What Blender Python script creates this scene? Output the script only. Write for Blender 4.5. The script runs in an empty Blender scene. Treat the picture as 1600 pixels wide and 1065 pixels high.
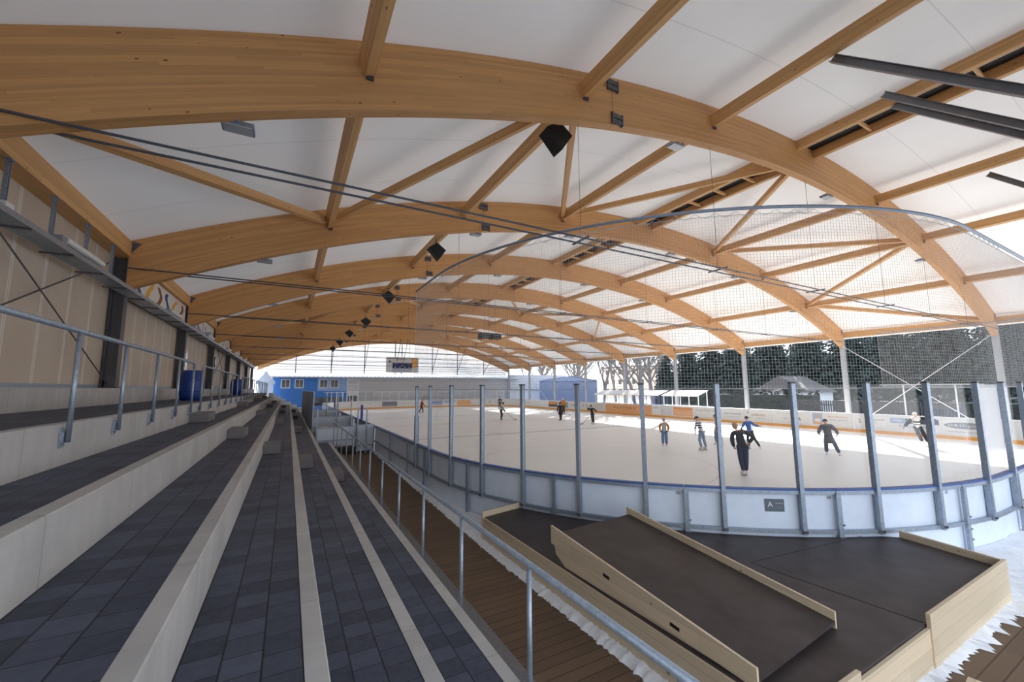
import bpy, bmesh, math, random
from mathutils import Vector, Matrix, Euler
D = bpy.data; SC = bpy.context.scene; COL = SC.collection
RND = random.Random(11)
PI = math.pi
ORD = ['first','second','third','fourth','fifth','sixth','seventh','eighth','ninth','tenth','eleventh','twelfth','thirteenth','fourteenth','fifteenth','sixteenth','seventeenth','eighteenth','nineteenth','twentieth','twenty-first','twenty-second','twenty-third','twenty-fourth','twenty-fifth','twenty-sixth','twenty-seventh','twenty-eighth','twenty-ninth','thirtieth']

# ------------------------------------------------------------------ materials
class NT:
    def __init__(s, name):
        s.m = D.materials.new(name); s.m.use_nodes = True
        s.t = s.m.node_tree; s.n = s.t.nodes
        s.b = s.n['Principled BSDF']; s.out = s.n['Material Output']
    def new(s, typ, **kw):
        q = s.n.new(typ)
        for k, v in kw.items(): setattr(q, k, v)
        return q
    def put(s, sock, v):
        if isinstance(v, bpy.types.NodeSocket): s.t.links.new(v, sock)
        elif isinstance(v, (tuple, list)): sock.default_value = tuple(v) if len(v) != 3 or sock.type != 'RGBA' else (*v, 1)
        else: sock.default_value = v
    def math(s, op, a, b=0.0, c=0.0):
        q = s.new('ShaderNodeMath', operation=op)
        s.put(q.inputs[0], a); s.put(q.inputs[1], b); s.put(q.inputs[2], c); return q.outputs[0]
    def coord(s, which): return s.new('ShaderNodeTexCoord').outputs[which]
    def sep(s, v):
        q = s.new('ShaderNodeSeparateXYZ'); s.put(q.inputs[0], v); return q.outputs
    def comb(s, x=0.0, y=0.0, z=0.0):
        q = s.new('ShaderNodeCombineXYZ'); s.put(q.inputs[0], x); s.put(q.inputs[1], y); s.put(q.inputs[2], z); return q.outputs[0]
    def noise(s, vec, scale=5.0, detail=3.0, rough=.55):
        q = s.new('ShaderNodeTexNoise'); s.put(q.inputs['Vector'], vec); q.inputs['Scale'].default_value = scale
        q.inputs['Detail'].default_value = detail; q.inputs['Roughness'].default_value = rough; return q.outputs['Fac']
    def mix(s, f, a, b):
        q = s.new('ShaderNodeMix', data_type='RGBA'); s.put(q.inputs[0], f); s.put(q.inputs[6], a); s.put(q.inputs[7], b); return q.outputs[2]
    def ramp(s, f, lo, hi):
        q = s.new('ShaderNodeMapRange'); s.put(q.inputs[0], f); q.inputs[1].default_value = lo; q.inputs[2].default_value = hi; return q.outputs[0]
    def bump(s, h, strength=.3, dist=.01):
        q = s.new('ShaderNodeBump'); s.put(q.inputs['Height'], h); q.inputs['Strength'].default_value = strength; q.inputs['Distance'].default_value = dist
        s.t.links.new(q.outputs[0], s.b.inputs['Normal'])
    def base(s, c): s.put(s.b.inputs['Base Color'], c)
    def set(s, rough=None, metal=None, spec=None):
        if rough is not None: s.put(s.b.inputs['Roughness'], rough)
        if metal is not None: s.put(s.b.inputs['Metallic'], metal)
        if spec is not None: s.put(s.b.inputs['Specular IOR Level'], spec)

def srgb(r, g, b):
    f = lambda c: (c/255/12.92) if c/255 <= .04045 else ((c/255+.055)/1.055)**2.4
    return (f(r), f(g), f(b))
def plain(name, c, rough=.6, metal=0.0, var=.12, scale=6.0, spec=.5, stretch=(1, 1, 1), bump=0.0):
    t = NT(name); o = t.coord('Object')
    mp = t.new('ShaderNodeMapping'); t.put(mp.inputs[0], o); mp.inputs['Scale'].default_value = stretch
    f = t.noise(mp.outputs[0], scale, 4)
    lo = tuple(max(0, x*(1-var)) for x in c); hi = tuple(min(1, x*(1+var)) for x in c)
    t.base(t.mix(t.ramp(f, .3, .7), lo, hi)); t.set(rough, metal, spec)
    if bump: t.bump(f, bump, .01)
    return t.m
def wood(name, c, lam=.042, knots=1.0, dark=.55, rough=.55):
    t = NT(name); u, v, _ = t.sep(t.coord('UV'))
    vi = t.math('DIVIDE', v, lam); idx = t.math('FLOOR', vi); fr = t.math('FRACT', vi)
    seg = t.math('FLOOR', t.math('ADD', t.math('MULTIPLY', u, .33), t.math('MULTIPLY', idx, .37)))
    wn = t.new('ShaderNodeTexWhiteNoise', noise_dimensions='2D'); t.put(wn.inputs['Vector'], t.comb(idx, seg))
    g = t.noise(t.comb(t.math('MULTIPLY', u, 1.2), t.math('MULTIPLY', v, 60), idx), 1.0, 4, .6)
    big = t.noise(t.comb(t.math('MULTIPLY', u, .5), t.math('MULTIPLY', v, 1.5)), 1.0, 2)
    f = t.math('ADD', t.math('MULTIPLY', wn.outputs[0], .35), t.math('ADD', t.math('MULTIPLY', g, .5), t.math('MULTIPLY', big, .25)))
    col = t.mix(t.ramp(f, .2, .9), tuple(x*.78 for x in c), tuple(min(1, x*1.18) for x in c))
    line = t.math('LESS_THAN', fr, .09 if lam > .1 and knots < .6 else .05)
    col = t.mix(t.math('MULTIPLY', line, .9 if lam > .1 and knots < .6 else .3), col, tuple(x*.4 for x in c))
    vo = t.new('ShaderNodeTexVoronoi'); t.put(vo.inputs['Vector'], t.comb(t.math('MULTIPLY', u, 4.5), t.math('MULTIPLY', v, 8.5))); vo.inputs['Scale'].default_value = 1.0
    wn2 = t.new('ShaderNodeTexWhiteNoise', noise_dimensions='3D'); t.put(wn2.inputs['Vector'], vo.outputs['Position'])
    thr = t.math('MULTIPLY', t.math('POWER', wn2.outputs[0], 2.2), .13*knots)
    k = t.math('LESS_THAN', vo.outputs['Distance'], thr)
    col = t.mix(t.math('MULTIPLY', k, .85), col, tuple(x*f for x, f in zip(c, (.33, .22, .15))))
    t.base(col); t.set(rough, 0, .35); t.bump(g, .12, .004)
    return t.m

M = {}
M['glulam'] = wood('glulam spruce', srgb(206, 154, 98))
M['purlin'] = wood('sawn spruce', srgb(214, 166, 110), lam=.06, knots=1.25)
M['plywood'] = wood('spruce board', srgb(216, 198, 170), lam=.15, knots=.8)
M['decking'] = wood('walkway planks', srgb(112, 92, 74), lam=.145, knots=.5, rough=.7)
M['steel_dark'] = plain('dark grey painted steel', srgb(92, 90, 93), .5, .2, .1)
M['strut'] = plain('grey steel strut', srgb(128, 128, 132), .5, .2, .1)
M['galv'] = plain('galvanised steel', srgb(158, 170, 184), .42, .55, .18, 25)
M['galv_light'] = plain('pale galvanised steel', srgb(190, 195, 200), .5, .2, .1, 12)
M['rod'] = plain('grey steel rod', srgb(88, 92, 100), .5, .5, .1)
M['white_metal'] = plain('white painted metal', srgb(228, 230, 232), .45, 0, .04)
M['black'] = plain('black casing', srgb(18, 18, 20), .6, 0, .2, 60)
M['darkgrey'] = plain('dark grey plastic', srgb(58, 58, 62), .6, 0, .15, 20)
M['blue_plastic'] = plain('blue plastic', srgb(20, 62, 140), .4, 0, .1, 8)
M['blue_steel'] = plain('blue painted steel', srgb(30, 75, 160), .4, 0, .06)
M['rubber'] = plain('film faced board', srgb(66, 58, 58), .5, 0, .28, 3.0, .3)
M['orange'] = plain('orange kick plate', srgb(238, 168, 52), .5, 0, .05)
M['hdpe'] = plain('white dasher board sheet', srgb(226, 228, 230), .42, 0, .03, 2)
M['hdpe_out'] = plain('translucent white board back', srgb(222, 234, 252), .5, 0, .05, 3)
M['capblue'] = plain('blue cap rail', srgb(45, 90, 165), .45, 0, .08)
M['capgrey'] = plain('grey cap rail', srgb(170, 178, 190), .45, .2, .08)
M['snow'] = plain('scraped snow', srgb(238, 241, 246), .85, 0, .05, 9, .2, bump=.5)
M['cord'] = plain('pale net cord', srgb(205, 208, 210), .8, 0, .05)
M['tube_white'] = plain('white lamp tube', srgb(225, 225, 222), .4, 0, .03)
M['glass_grey'] = plain('lamp glass', srgb(190, 195, 198), .25, 0, .05)
M['bluewall'] = plain('bright blue plaster', srgb(70, 128, 200), .8, 0, .1, 2)
M['paleblue'] = plain('pale blue cladding', srgb(150, 164, 192), .7, 0, .06, 2)
M['tent'] = plain('white tent fabric', srgb(205, 218, 240), .8, 0, .05)
M['hedge'] = plain('dark hedge', srgb(38, 46, 40), .9, 0, .6, 3.0)
M['peach'] = plain('peach render', srgb(232, 208, 186), .9, 0, .05)
M['roofdark'] = plain('dark roof tiles', srgb(90, 84, 82), .8, 0, .15)
M['winglass'] = plain('dark window glass', srgb(60, 62, 66), .1, 0, .2, 2)
M['bark'] = plain('grey bark', srgb(120, 112, 106), .9, 0, .3, 6)
M['needle'] = plain('dark spruce needles', srgb(44, 58, 52), .85, 0, .5, 2.0)
M['snowpatch'] = M['snow']

def glass(name, tint=(1, 1, 1), refl=.06, milk=0.0, glare_z=None, trans=.4):
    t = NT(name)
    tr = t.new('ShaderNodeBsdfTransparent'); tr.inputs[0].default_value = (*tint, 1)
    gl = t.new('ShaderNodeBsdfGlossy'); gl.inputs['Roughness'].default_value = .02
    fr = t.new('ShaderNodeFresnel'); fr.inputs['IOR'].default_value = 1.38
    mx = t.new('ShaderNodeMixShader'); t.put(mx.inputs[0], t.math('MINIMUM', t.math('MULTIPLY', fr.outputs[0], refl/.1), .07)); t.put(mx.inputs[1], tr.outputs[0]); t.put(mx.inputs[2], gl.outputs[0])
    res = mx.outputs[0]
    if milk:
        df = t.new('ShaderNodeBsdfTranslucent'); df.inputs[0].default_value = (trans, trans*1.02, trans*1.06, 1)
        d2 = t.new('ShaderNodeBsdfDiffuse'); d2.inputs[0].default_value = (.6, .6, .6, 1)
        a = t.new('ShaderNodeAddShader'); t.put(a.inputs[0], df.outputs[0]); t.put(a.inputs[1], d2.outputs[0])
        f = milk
        if glare_z:
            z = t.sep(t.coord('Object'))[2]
            f = t.math('MULTIPLY', t.ramp(z, glare_z[0], glare_z[1]), milk)
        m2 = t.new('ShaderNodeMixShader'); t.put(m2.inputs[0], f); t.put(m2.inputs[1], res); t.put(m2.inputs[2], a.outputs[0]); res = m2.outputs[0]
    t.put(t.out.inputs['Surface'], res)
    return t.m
M['glass'] = glass('clear safety glass', (.985, .99, .99), .04)
M['glass_reflection'] = glass('clear pane with painted reflection', (1, 1, 1), .05, .8, (.2, .5))  # white upper part imitates a reflection in the clear pane
M['polycarb'] = glass('clear gable glazing', (.97, .98, .98), .03, .86, None, .13)

def mat_membrane():
    t = NT('white roof membrane'); x, y, z = t.sep(t.coord('Object'))
    fr = t.math('FRACT', t.math('DIVIDE', y, 2.327))
    line = t.math('LESS_THAN', fr, .012)
    n = t.noise(t.coord('Object'), .5, 3)
    c = t.mix(t.ramp(n, .3, .7), (.88, .85, .81), (.92, .89, .855))
    c = t.mix(t.math('MULTIPLY', line, .3), c, (.5, .5, .5))
    df = t.new('ShaderNodeBsdfDiffuse'); t.put(df.inputs[0], c)
    tl = t.new('ShaderNodeBsdfTranslucent'); t.put(tl.inputs[0], c)
    mx = t.new('ShaderNodeMixShader'); mx.inputs[0].default_value = .045
    t.put(mx.inputs[1], df.outputs[0]); t.put(mx.inputs[2], tl.outputs[0]); t.put(t.out.inputs['Surface'], mx.outputs[0])
    return t.m
M['membrane'] = mat_membrane()

def mat_pavers():
    t = NT('anthracite concrete pavers'); u, v, _ = t.sep(t.coord('UV'))
    fx = t.math('FRACT', t.math('DIVIDE', u, .2)); ix = t.math('FLOOR', t.math('DIVIDE', u, .2))
    off = t.math('MULTIPLY', t.math('FRACT', t.math('MULTIPLY', ix, .37)), .2)
    vy = t.math('DIVIDE', t.math('ADD', v, off), .2); fy = t.math('FRACT', vy); iy = t.math('FLOOR', vy)
    jx = t.math('LESS_THAN', fx, .05); jy = t.math('LESS_THAN', fy, .035)
    j = t.math('MAXIMUM', jx, jy)
    wn = t.new('ShaderNodeTexWhiteNoise', noise_dimensions='2D'); t.put(wn.inputs['Vector'], t.comb(ix, iy))
    n = t.noise(t.comb(u, v), 14, 5, .65); n2 = t.noise(t.comb(u, v), 1.3, 3)
    f = t.math('ADD', t.math('MULTIPLY', wn.outputs[0], .4), t.math('ADD', t.math('MULTIPLY', n, .5), t.math('MULTIPLY', n2, .3)))
    c = t.mix(t.ramp(f, .25, .95), srgb(45, 52, 68), srgb(90, 99, 118))
    sc = t.math('GREATER_THAN', t.noise(t.comb(t.math('MULTIPLY', u, 3), v), 9, 6, .8), .66)
    c = t.mix(t.math('MULTIPLY', sc, .45), c, srgb(150, 152, 156))
    c = t.mix(t.math('MULTIPLY', j, .9), c, srgb(18, 18, 22))
    t.base(c); t.set(.62, 0, .45); t.bump(t.math('SUBTRACT', n, j), .35, .006)
    return t.m
M['pavers'] = mat_pavers()
def mat_concrete():
    t = NT('smooth precast concrete'); o = t.coord('Object'); x, y, z = t.sep(o)
    n = t.noise(o, 1.6, 5, .6); s = t.noise(t.comb(t.math('MULTIPLY', y, 9), x, t.math('MULTIPLY', z, .8)), 1, 3)
    f = t.math('ADD', t.math('MULTIPLY', n, .7), t.math('MULTIPLY', s, .3))
    c = t.mix(t.ramp(f, .3, .7), srgb(176, 175, 174), srgb(203, 202, 200))
    fr = t.math('FRACT', t.math('DIVIDE', t.math('ADD', y, .33), 1.48)); line = t.math('LESS_THAN', fr, .006)
    c = t.mix(t.math('MULTIPLY', line, .45), c, srgb(110, 106, 102))
    t.base(c); t.set(.75, 0, .3); t.bump(n, .1, .004)
    return t.m
M['concrete'] = mat_concrete()
M['block'] = plain('grey concrete step block', srgb(122, 119, 120), .85, 0, .12, 30)
def mat_wallpanel():
    t = NT('cream insulated wall panels'); o = t.coord('Object'); x, y, z = t.sep(o)
    fr = t.math('FRACT', t.math('DIVIDE', t.math('ADD', y, .13), 1.0))
    a = t.math('LESS_THAN', t.math('ABSOLUTE', t.math('SUBTRACT', fr, .5)), .045)
    b = t.math('LESS_THAN', t.math('ABSOLUTE', t.math('SUBTRACT', fr, .5)), .012)
    n = t.noise(o, .8, 3)
    c = t.mix(t.ramp(n, .3, .7), srgb(196, 182, 165), srgb(208, 195, 178))
    c = t.mix(t.math('MULTIPLY', a, .85), c, srgb(232, 226, 218)); c = t.mix(t.math('MULTIPLY', b, .4), c, srgb(150, 140, 128))
    t.base(c); t.set(.6, 0, .3); return t.m
M['wallpanel'] = mat_wallpanel()
def mat_ice():
    t = NT('rink ice'); o = t.coord('Object')
    n = t.noise(o, .35, 5, .6); s = t.noise(o, 6, 6, .75)
    c = t.mix(t.ramp(n, .3, .7), (.84, .865, .885), (.89, .91, .925))
    c = t.mix(t.math('MULTIPLY', t.ramp(s, .52, .75), .25), c, (.93, .94, .95))
    t.base(c); t.set(t.math('ADD', .3, t.math('MULTIPLY', s, .25)), 0, .22); return t.m
M['ice'] = mat_ice()
def mat_siding(name, c0, pitch, axis=2, dark=.75):
    t = NT(name); x = t.sep(t.coord('Object'))[axis]
    fr = t.math('FRACT', t.math('DIVIDE', x, pitch))
    l = t.math('LESS_THAN', fr, .12)
    t.base(t.mix(t.math('MULTIPLY', l, .6), c0, tuple(q*dark for q in c0))); t.set(.55, 0, .3); return t.m
M['siding'] = mat_siding('grey white siding', srgb(198, 200, 204), .5)
M['seamroof'] = mat_siding('white standing seam roof', srgb(232, 234, 238), .6, 0, .7)
M['shutter'] = mat_siding('ribbed cladding', srgb(138, 152, 184), .3, 1, .85)
M['ground'] = plain('snowy ground', srgb(205, 207, 212), .9, 0, .2, .3)

# ------------------------------------------------------------------ mesh builder
class MB:
    def __init__(s): s.v = []; s.f = []; s.uv = []; s.mi = []
    def add(s, verts, faces, uvs=None, m=0):
        b = len(s.v); s.v += [tuple(p) for p in verts]
        for i, f in enumerate(faces):
            s.f.append(tuple(b+k for k in f)); s.mi.append(m)
            s.uv.append(uvs[i] if uvs else None)
        return s
    def box(s, x0, x1, y0, y1, z0, z1, m=0):
        v = [(x0,y0,z0),(x1,y0,z0),(x1,y1,z0),(x0,y1,z0),(x0,y0,z1),(x1,y0,z1),(x1,y1,z1),(x0,y1,z1)]
        return s.add(v, [(0,3,2,1),(4,5,6,7),(0,1,5,4),(1,2,6,5),(2,3,7,6),(3,0,4,7)], None, m)
    def bar(s, p0, p1, w, h, up=(0,0,1), m=0, ext=0.0):
        p0 = Vector(p0); p1 = Vector(p1); d = (p1-p0); L = d.length; d.normalize()
        p0 = p0-d*ext; p1 = p1+d*ext; L += 2*ext
        u = Vector(up); a = d.cross(u)
        if a.length < 1e-4: a = d.cross(Vector((1,0,0)))
        a.normalize(); u = a.cross(d).normalized()
        c = [(-w/2,-h/2),(w/2,-h/2),(w/2,h/2),(-w/2,h/2)]
        v = [p0+a*x+u*y for x,y in c]+[p1+a*x+u*y for x,y in c]
        o = RND.random()*7
        F = [(0,1,5,4),(1,2,6,5),(2,3,7,6),(3,0,4,7),(3,2,1,0),(4,5,6,7)]
        q = [0,w,w+h,2*w+h,2*w+2*h]
        U = [[(o,q[k]+o),(o,q[k+1]+o),(o+L,q[k+1]+o),(o+L,q[k]+o)] for k in range(4)]+[[(o,0),(o+.02,w),(o+.02,w+h),(o,h)]]*2
        return s.add(v, F, U, m)
    def tube(s, pts, r, n=8, caps=True, m=0, closed=False):
        pts = [Vector(p) for p in pts]; k = len(pts); rs = r if isinstance(r, (list, tuple)) else [r]*k
        v = []; prev = None
        for i, p in enumerate(pts):
            if closed: d = pts[(i+1) % k]-pts[i-1]
            else: d = pts[min(i+1, k-1)]-pts[max(i-1, 0)]
            d.normalize()
            if prev is None:
                a = d.cross(Vector((0,0,1)))
                if a.length < 1e-3: a = d.cross(Vector((1,0,0)))
            else: a = prev-d*prev.dot(d)
            a.normalize(); prev = a; b = d.cross(a)
            v += [p+(a*math.cos(2*PI*j/n)+b*math.sin(2*PI*j/n))*rs[i] for j in range(n)]
        F = []
        for i in range(k if closed else k-1):
            i2 = (i+1) % k
            F += [(i*n+j, i*n+(j+1) % n, i2*n+(j+1) % n, i2*n+j) for j in range(n)]
        if caps and not closed: F += [tuple(range(n-1,-1,-1)), tuple(range((k-1)*n, k*n))]
        return s.add(v, F, None, m)
    def lathe(s, prof, c, n=20, m=0):
        v = []; k = len(prof)
        for r, z in prof: v += [(c[0]+r*math.cos(2*PI*j/n), c[1]+r*math.sin(2*PI*j/n), c[2]+z) for j in range(n)]
        F = []
        for i in range(k-1): F += [(i*n+j, i*n+(j+1) % n, (i+1)*n+(j+1) % n, (i+1)*n+j) for j in range(n)]
        F += [tuple(range(n-1,-1,-1)), tuple(range((k-1)*n, k*n))]
        return s.add(v, F, None, m)
    def prism(s, poly, d, m=0):
        # poly: list of 3d points (planar), d: extrusion vector
        k = len(poly); d = Vector(d); a = [Vector(p) for p in poly]; v = a+[p+d for p in a]
        F = [tuple(range(k-1,-1,-1)), tuple(range(k, 2*k))]+[(i, (i+1) % k, k+(i+1) % k, k+i) for i in range(k)]
        return s.add(v, F, None, m)
    def build(s, name, mats, parent=None, smooth=False, off=None):
        me = D.meshes.new(name)
        o = Vector(off) if off is not None else (WL[parent.name] if parent else Vector((0,0,0)))
        me.from_pydata([(x-o[0], y-o[1], z-o[2]) for x, y, z in s.v], [], s.f)
        if not isinstance(mats, (list, tuple)): mats = [mats]
        for q in mats: me.materials.append(M[q] if isinstance(q, str) else q)
        uvl = me.uv_layers.new(name='UVMap'); li = 0
        for pi, p in enumerate(me.polygons):
            p.material_index = s.mi[pi]; p.use_smooth = smooth
            U = s.uv[pi]
            if U is None:
                n = p.normal; ax, ay, az = abs(n.x), abs(n.y), abs(n.z)
                for li in p.loop_indices:
                    c = s.v[me.loops[li].vertex_index]
                    uvl.data[li].uv = (c[0],c[1]) if az >= ax and az >= ay else ((c[1],c[2]) if ax >= ay else (c[0],c[2]))
            else:
                for k, li in enumerate(p.loop_indices): uvl.data[li].uv = U[k]
        ob = D.objects.new(name, me); COL.objects.link(ob)
        if parent is not None:
            ob.parent = parent; WL[ob.name] = WL[parent.name]
        else:
            WL[ob.name] = o; ob.location = o
        return ob
WL = {}
def thing(name, label, cat, loc=(0,0,0), group=None):
    o = D.objects.new(name, None); o.empty_display_size = .2; COL.objects.link(o); o.location = loc; WL[o.name] = Vector(loc)
    return tag(o, label, cat, group)
def tag(o, label, cat, group=None):
    o['label'] = label; o['category'] = cat
    if group: o['group'] = group
    return o
def struct(o, label=None, cat=None):
    o['kind'] = 'structure'
    if label: o['label'] = label
    if cat: o['category'] = cat
    return o
def dup(src, loc, label=None, rz=None):
    r = src.copy(); COL.objects.link(r); r.location = loc; WL[r.name] = Vector(loc)
    if rz is not None: r.rotation_euler = (0,0,rz)
    if label: r['label'] = label
    for ch in list(src.children):
        c = ch.copy(); COL.objects.link(c); c.parent = r
        for g in list(ch.children):
            e = g.copy(); COL.objects.link(e); e.parent = c
    return r
def text_geo(txt, size):
    cu = D.curves.new('t', 'FONT'); cu.body = txt; cu.size = size; cu.align_x = 'CENTER'; cu.align_y = 'CENTER'; cu.resolution_u = 2
    ob = D.objects.new('t', cu); COL.objects.link(ob)
    dg = bpy.context.evaluated_depsgraph_get(); me = D.meshes.new_from_object(ob.evaluated_get(dg))
    v = [tuple(q.co) for q in me.vertices]; f = [tuple(p.vertices) for p in me.polygons]
    D.objects.remove(ob); D.curves.remove(cu); D.meshes.remove(me)
    return v, f
def add_text(mb, txt, size, org, right, up, m=0, width=None):
    v, f = text_geo(txt, size)
    if not v: return
    w = max(q[0] for q in v)-min(q[0] for q in v); k = (width/w) if width else 1.0
    org = Vector(org); right = Vector(right); up = Vector(up)
    mb.add([org+right*(q[0]*k)+up*q[1] for q in v], f, None, m)
# ------------------------------------------------------------------ camera, sky, sun
CAMZ = 2.85
yaw, pitch, roll, FPX = .5031816, .1163330, -.0054823, 630.359
f_ = Vector((math.sin(yaw)*math.cos(pitch), math.cos(yaw)*math.cos(pitch), math.sin(pitch)))
r_ = Vector((math.cos(yaw), -math.sin(yaw), 0)); u_ = r_.cross(f_)
r2 = r_*math.cos(roll)+u_*math.sin(roll); u2 = -r_*math.sin(roll)+u_*math.cos(roll)
cam = D.cameras.new('camera'); camo = D.objects.new('camera', cam); COL.objects.link(camo)
cam.sensor_width = 36; cam.lens = FPX/1600*36; cam.clip_start = .05; cam.clip_end = 1000
mw = Matrix((r2, u2, -f_)).transposed().to_4x4(); mw.translation = (0, 0, CAMZ); camo.matrix_world = mw
SC.camera = camo

w = D.worlds.new('winter sky'); SC.world = w; w.use_nodes = True
wt = w.node_tree; bg = wt.nodes['Background']
tc = wt.nodes.new('ShaderNodeTexCoord'); sp = wt.nodes.new('ShaderNodeSeparateXYZ'); wt.links.new(tc.outputs['Generated'], sp.inputs[0])
mr = wt.nodes.new('ShaderNodeMapRange'); mr.inputs[1].default_value = 0; mr.inputs[2].default_value = .75; wt.links.new(sp.outputs[2], mr.inputs[0])
cr = wt.nodes.new('ShaderNodeValToRGB'); wt.links.new(mr.outputs[0], cr.inputs[0])
cr.color_ramp.elements[0].color = (.95, .97, 1, 1); cr.color_ramp.elements[1].color = (.66, .80, 1, 1)
wt.links.new(cr.outputs[0], bg.inputs[0]); bg.inputs[1].default_value = 1.75
sun = D.lights.new('sun', 'SUN'); sun.energy = 10; sun.angle = .01; sun.color = (1, .95, .88)
suno = D.objects.new('sun', sun); COL.objects.link(suno)
sd = Vector((.847*math.cos(math.radians(23)), .53*math.cos(math.radians(23)), math.sin(math.radians(23))))
suno.rotation_euler = sd.to_track_quat('Z', 'Y').to_euler(); suno.location = (60, 38, 30)
SC.view_settings.view_transform = 'Standard'; SC.view_settings.look = 'None'; SC.view_settings.exposure = 0.62
try:
    SC.cycles.use_denoising = True; SC.cycles.denoiser = 'OPENIMAGEDENOISE'
    SC.cycles.max_bounces = 10; SC.cycles.diffuse_bounces = 6; SC.cycles.transparent_max_bounces = 24; SC.cycles.glossy_bounces = 3
    SC.cycles.sample_clamp_indirect = 6; SC.cycles.caustics_reflective = False; SC.cycles.caustics_refractive = False
except Exception: pass

# ------------------------------------------------------------------ hall geometry
XC = 15.05; ZB, RB = -33.22, 42.89; ZT, RT = -33.33, 44.12
Y0, PITCH, AW = 6.30, 6.98, .22
AY = [Y0+PITCH*i for i in range(9)]
XL, XR = -3.72, 33.55
def ztop(x): return ZT+math.sqrt(RT*RT-(x-XC)**2)
def zbot(x): return ZB+math.sqrt(RB*RB-(x-XC)**2)
def radial(x):
    return Vector((x-XC, 0, ztop(x)-ZT)).normalized()
ARN = ['nearest','second','third','fourth','fifth','sixth','seventh','eighth','farthest']

def arc_mesh(xa, xb, y, n):
    mb = MB(); V = []
    for i in range(n+1):
        x = xa+(xb-xa)*i/n; zb, zt = zbot(x), ztop(x); V += [(x,y,zb),(x,y,zt),(x,y+AW,zb),(x,y+AW,zt)]
    F = []; U = []
    for i in range(n):
        a = 4*i; b = a+4; u0 = xa+(xb-xa)*i/n; u1 = xa+(xb-xa)*(i+1)/n
        F += [(a,b,b+1,a+1),(a+2,a+3,b+3,b+2),(a,a+2,b+2,b),(a+1,b+1,b+3,a+3)]
        U += [[(u0,0),(u1,0),(u1,1.1),(u0,1.1)],[(u0,3),(u0,4.1),(u1,4.1),(u1,3)],[(u0,5),(u0,5.22),(u1,5.22),(u1,5)],[(u0,6),(u1,6),(u1,6.22),(u0,6.22)]]
    F += [(0,1,3,2),(4*n,4*n+2,4*n+3,4*n+1)]; U += [[(0,8),(0,9.1),(.2,9.1),(.2,8)]]*2
    return mb.add(V, F, U)
XJ = 6.1
a0 = None
for i, y in enumerate(AY):
    lab = {0:'nearest and largest-looking curved glulam arch crossing the whole roof', 8:'farthest curved glulam arch, in front of the glazed gable'}.get(i, f'curved glulam arch, {ARN[i]} of the nine counted from the camera')
    if i == 0:
        a0 = thing('glulam_arch', lab, 'arch', (XC, y, 0), 'curved glulam arches spanning the rink')
        arc_mesh(XL, XJ-.006, y, 24).build('beam_segment', 'glulam', a0)
        arc_mesh(XJ+.006, XR, y, 56).build('beam_segment', 'glulam', a0)
        for dz in (-1, 1):
            xx = XJ+(.1 if dz < 0 else 0); zc = (zbot(xx)+.13) if dz < 0 else (ztop(xx)-.2)
            mb = MB()
            for k in (0, 1):
                mb.box(xx-.13, xx+.13, y-.05, y+.02, zc-.12+k*.13, zc-.02+k*.13)
            mb.box(xx-.16, xx-.13, y-.06, y+.02, zc-.14, zc+.13); mb.box(xx+.13, xx+.16, y-.06, y+.02, zc-.14, zc+.13)
            mb.build('joint_plate', 'steel_dark', a0)
        for xx in (XL+.12, XR-.12):
            MB().prism([(xx-.1,y-.02,ztop(xx)-.05),(xx+.12,y-.02,ztop(xx)-.1),(xx-.1,y-.02,ztop(xx)-.42)], (0,AW+.04,0)).build('foot_bracket', 'steel_dark', a0)
    else: dup(a0, (XC, y, 0), lab)

# roof membrane
mb = MB(); nx, ny = 72, 28; ya, yb = -3.2, 62.55
for i in range(nx+1):
    x = -4.5+39.2*i/nx; z = ztop(min(max(x, -5), 35))+.03
    for j in range(ny+1): mb.v.append((x, ya+(yb-ya)*j/ny, z))
for i in range(nx):
    for j in range(ny):
        a = i*(ny+1)+j; mb.f.append((a, a+1, a+ny+2, a+ny+1)); mb.uv.append(None); mb.mi.append(0)
struct(mb.build('ceiling', 'membrane', smooth=True))

# purlins
PX = [(.69,'lowest purlin on the stand side'),(5.18,'second purlin up on the stand side'),(9.7,'third purlin up on the stand side'),(19.85,'third purlin up on the rink side'),(24.4,'second purlin up on the rink side'),(29.2,'lowest purlin on the rink side')]
def bay_name(i):
    if i < 0: return 'in front of the nearest arch'
    return f'between the {ARN[i]} and {ARN[i+1]} arches' if i < 7 else 'between the eighth and farthest arches'
def pline(x, drop): r = radial(x); return Vector((x, 0, ztop(x)))-r*drop
for x, nm in PX:
    src = None
    c = pline(x, .44); up = radial(x)
    for i in range(-1, 8):
        ys = AY[i]+AW if i >= 0 else -1.6
        if i < 0 or src is None or i == 0:
            o = thing('roof_purlin', f'{nm}, squared timber {bay_name(i)}', 'roof beam', (x, ys, 0), 'roof purlins')
            L = (AY[i+1]-ys)
            MB().bar(c+Vector((0,ys,0)), c+Vector((0,ys+L,0)), .16, .33, up).build('beam', 'purlin', o)
            q = c-up*.15
            MB().box(q.x-.06, q.x+.06, ys+L-.05, ys+L-.002, q.z-.07, q.z+.02).build('hanger_plate', 'steel_dark', o)
            if i == 0: src = o
        else: dup(src, (x, ys, 0), f'{nm}, squared timber {bay_name(i)}')
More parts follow.
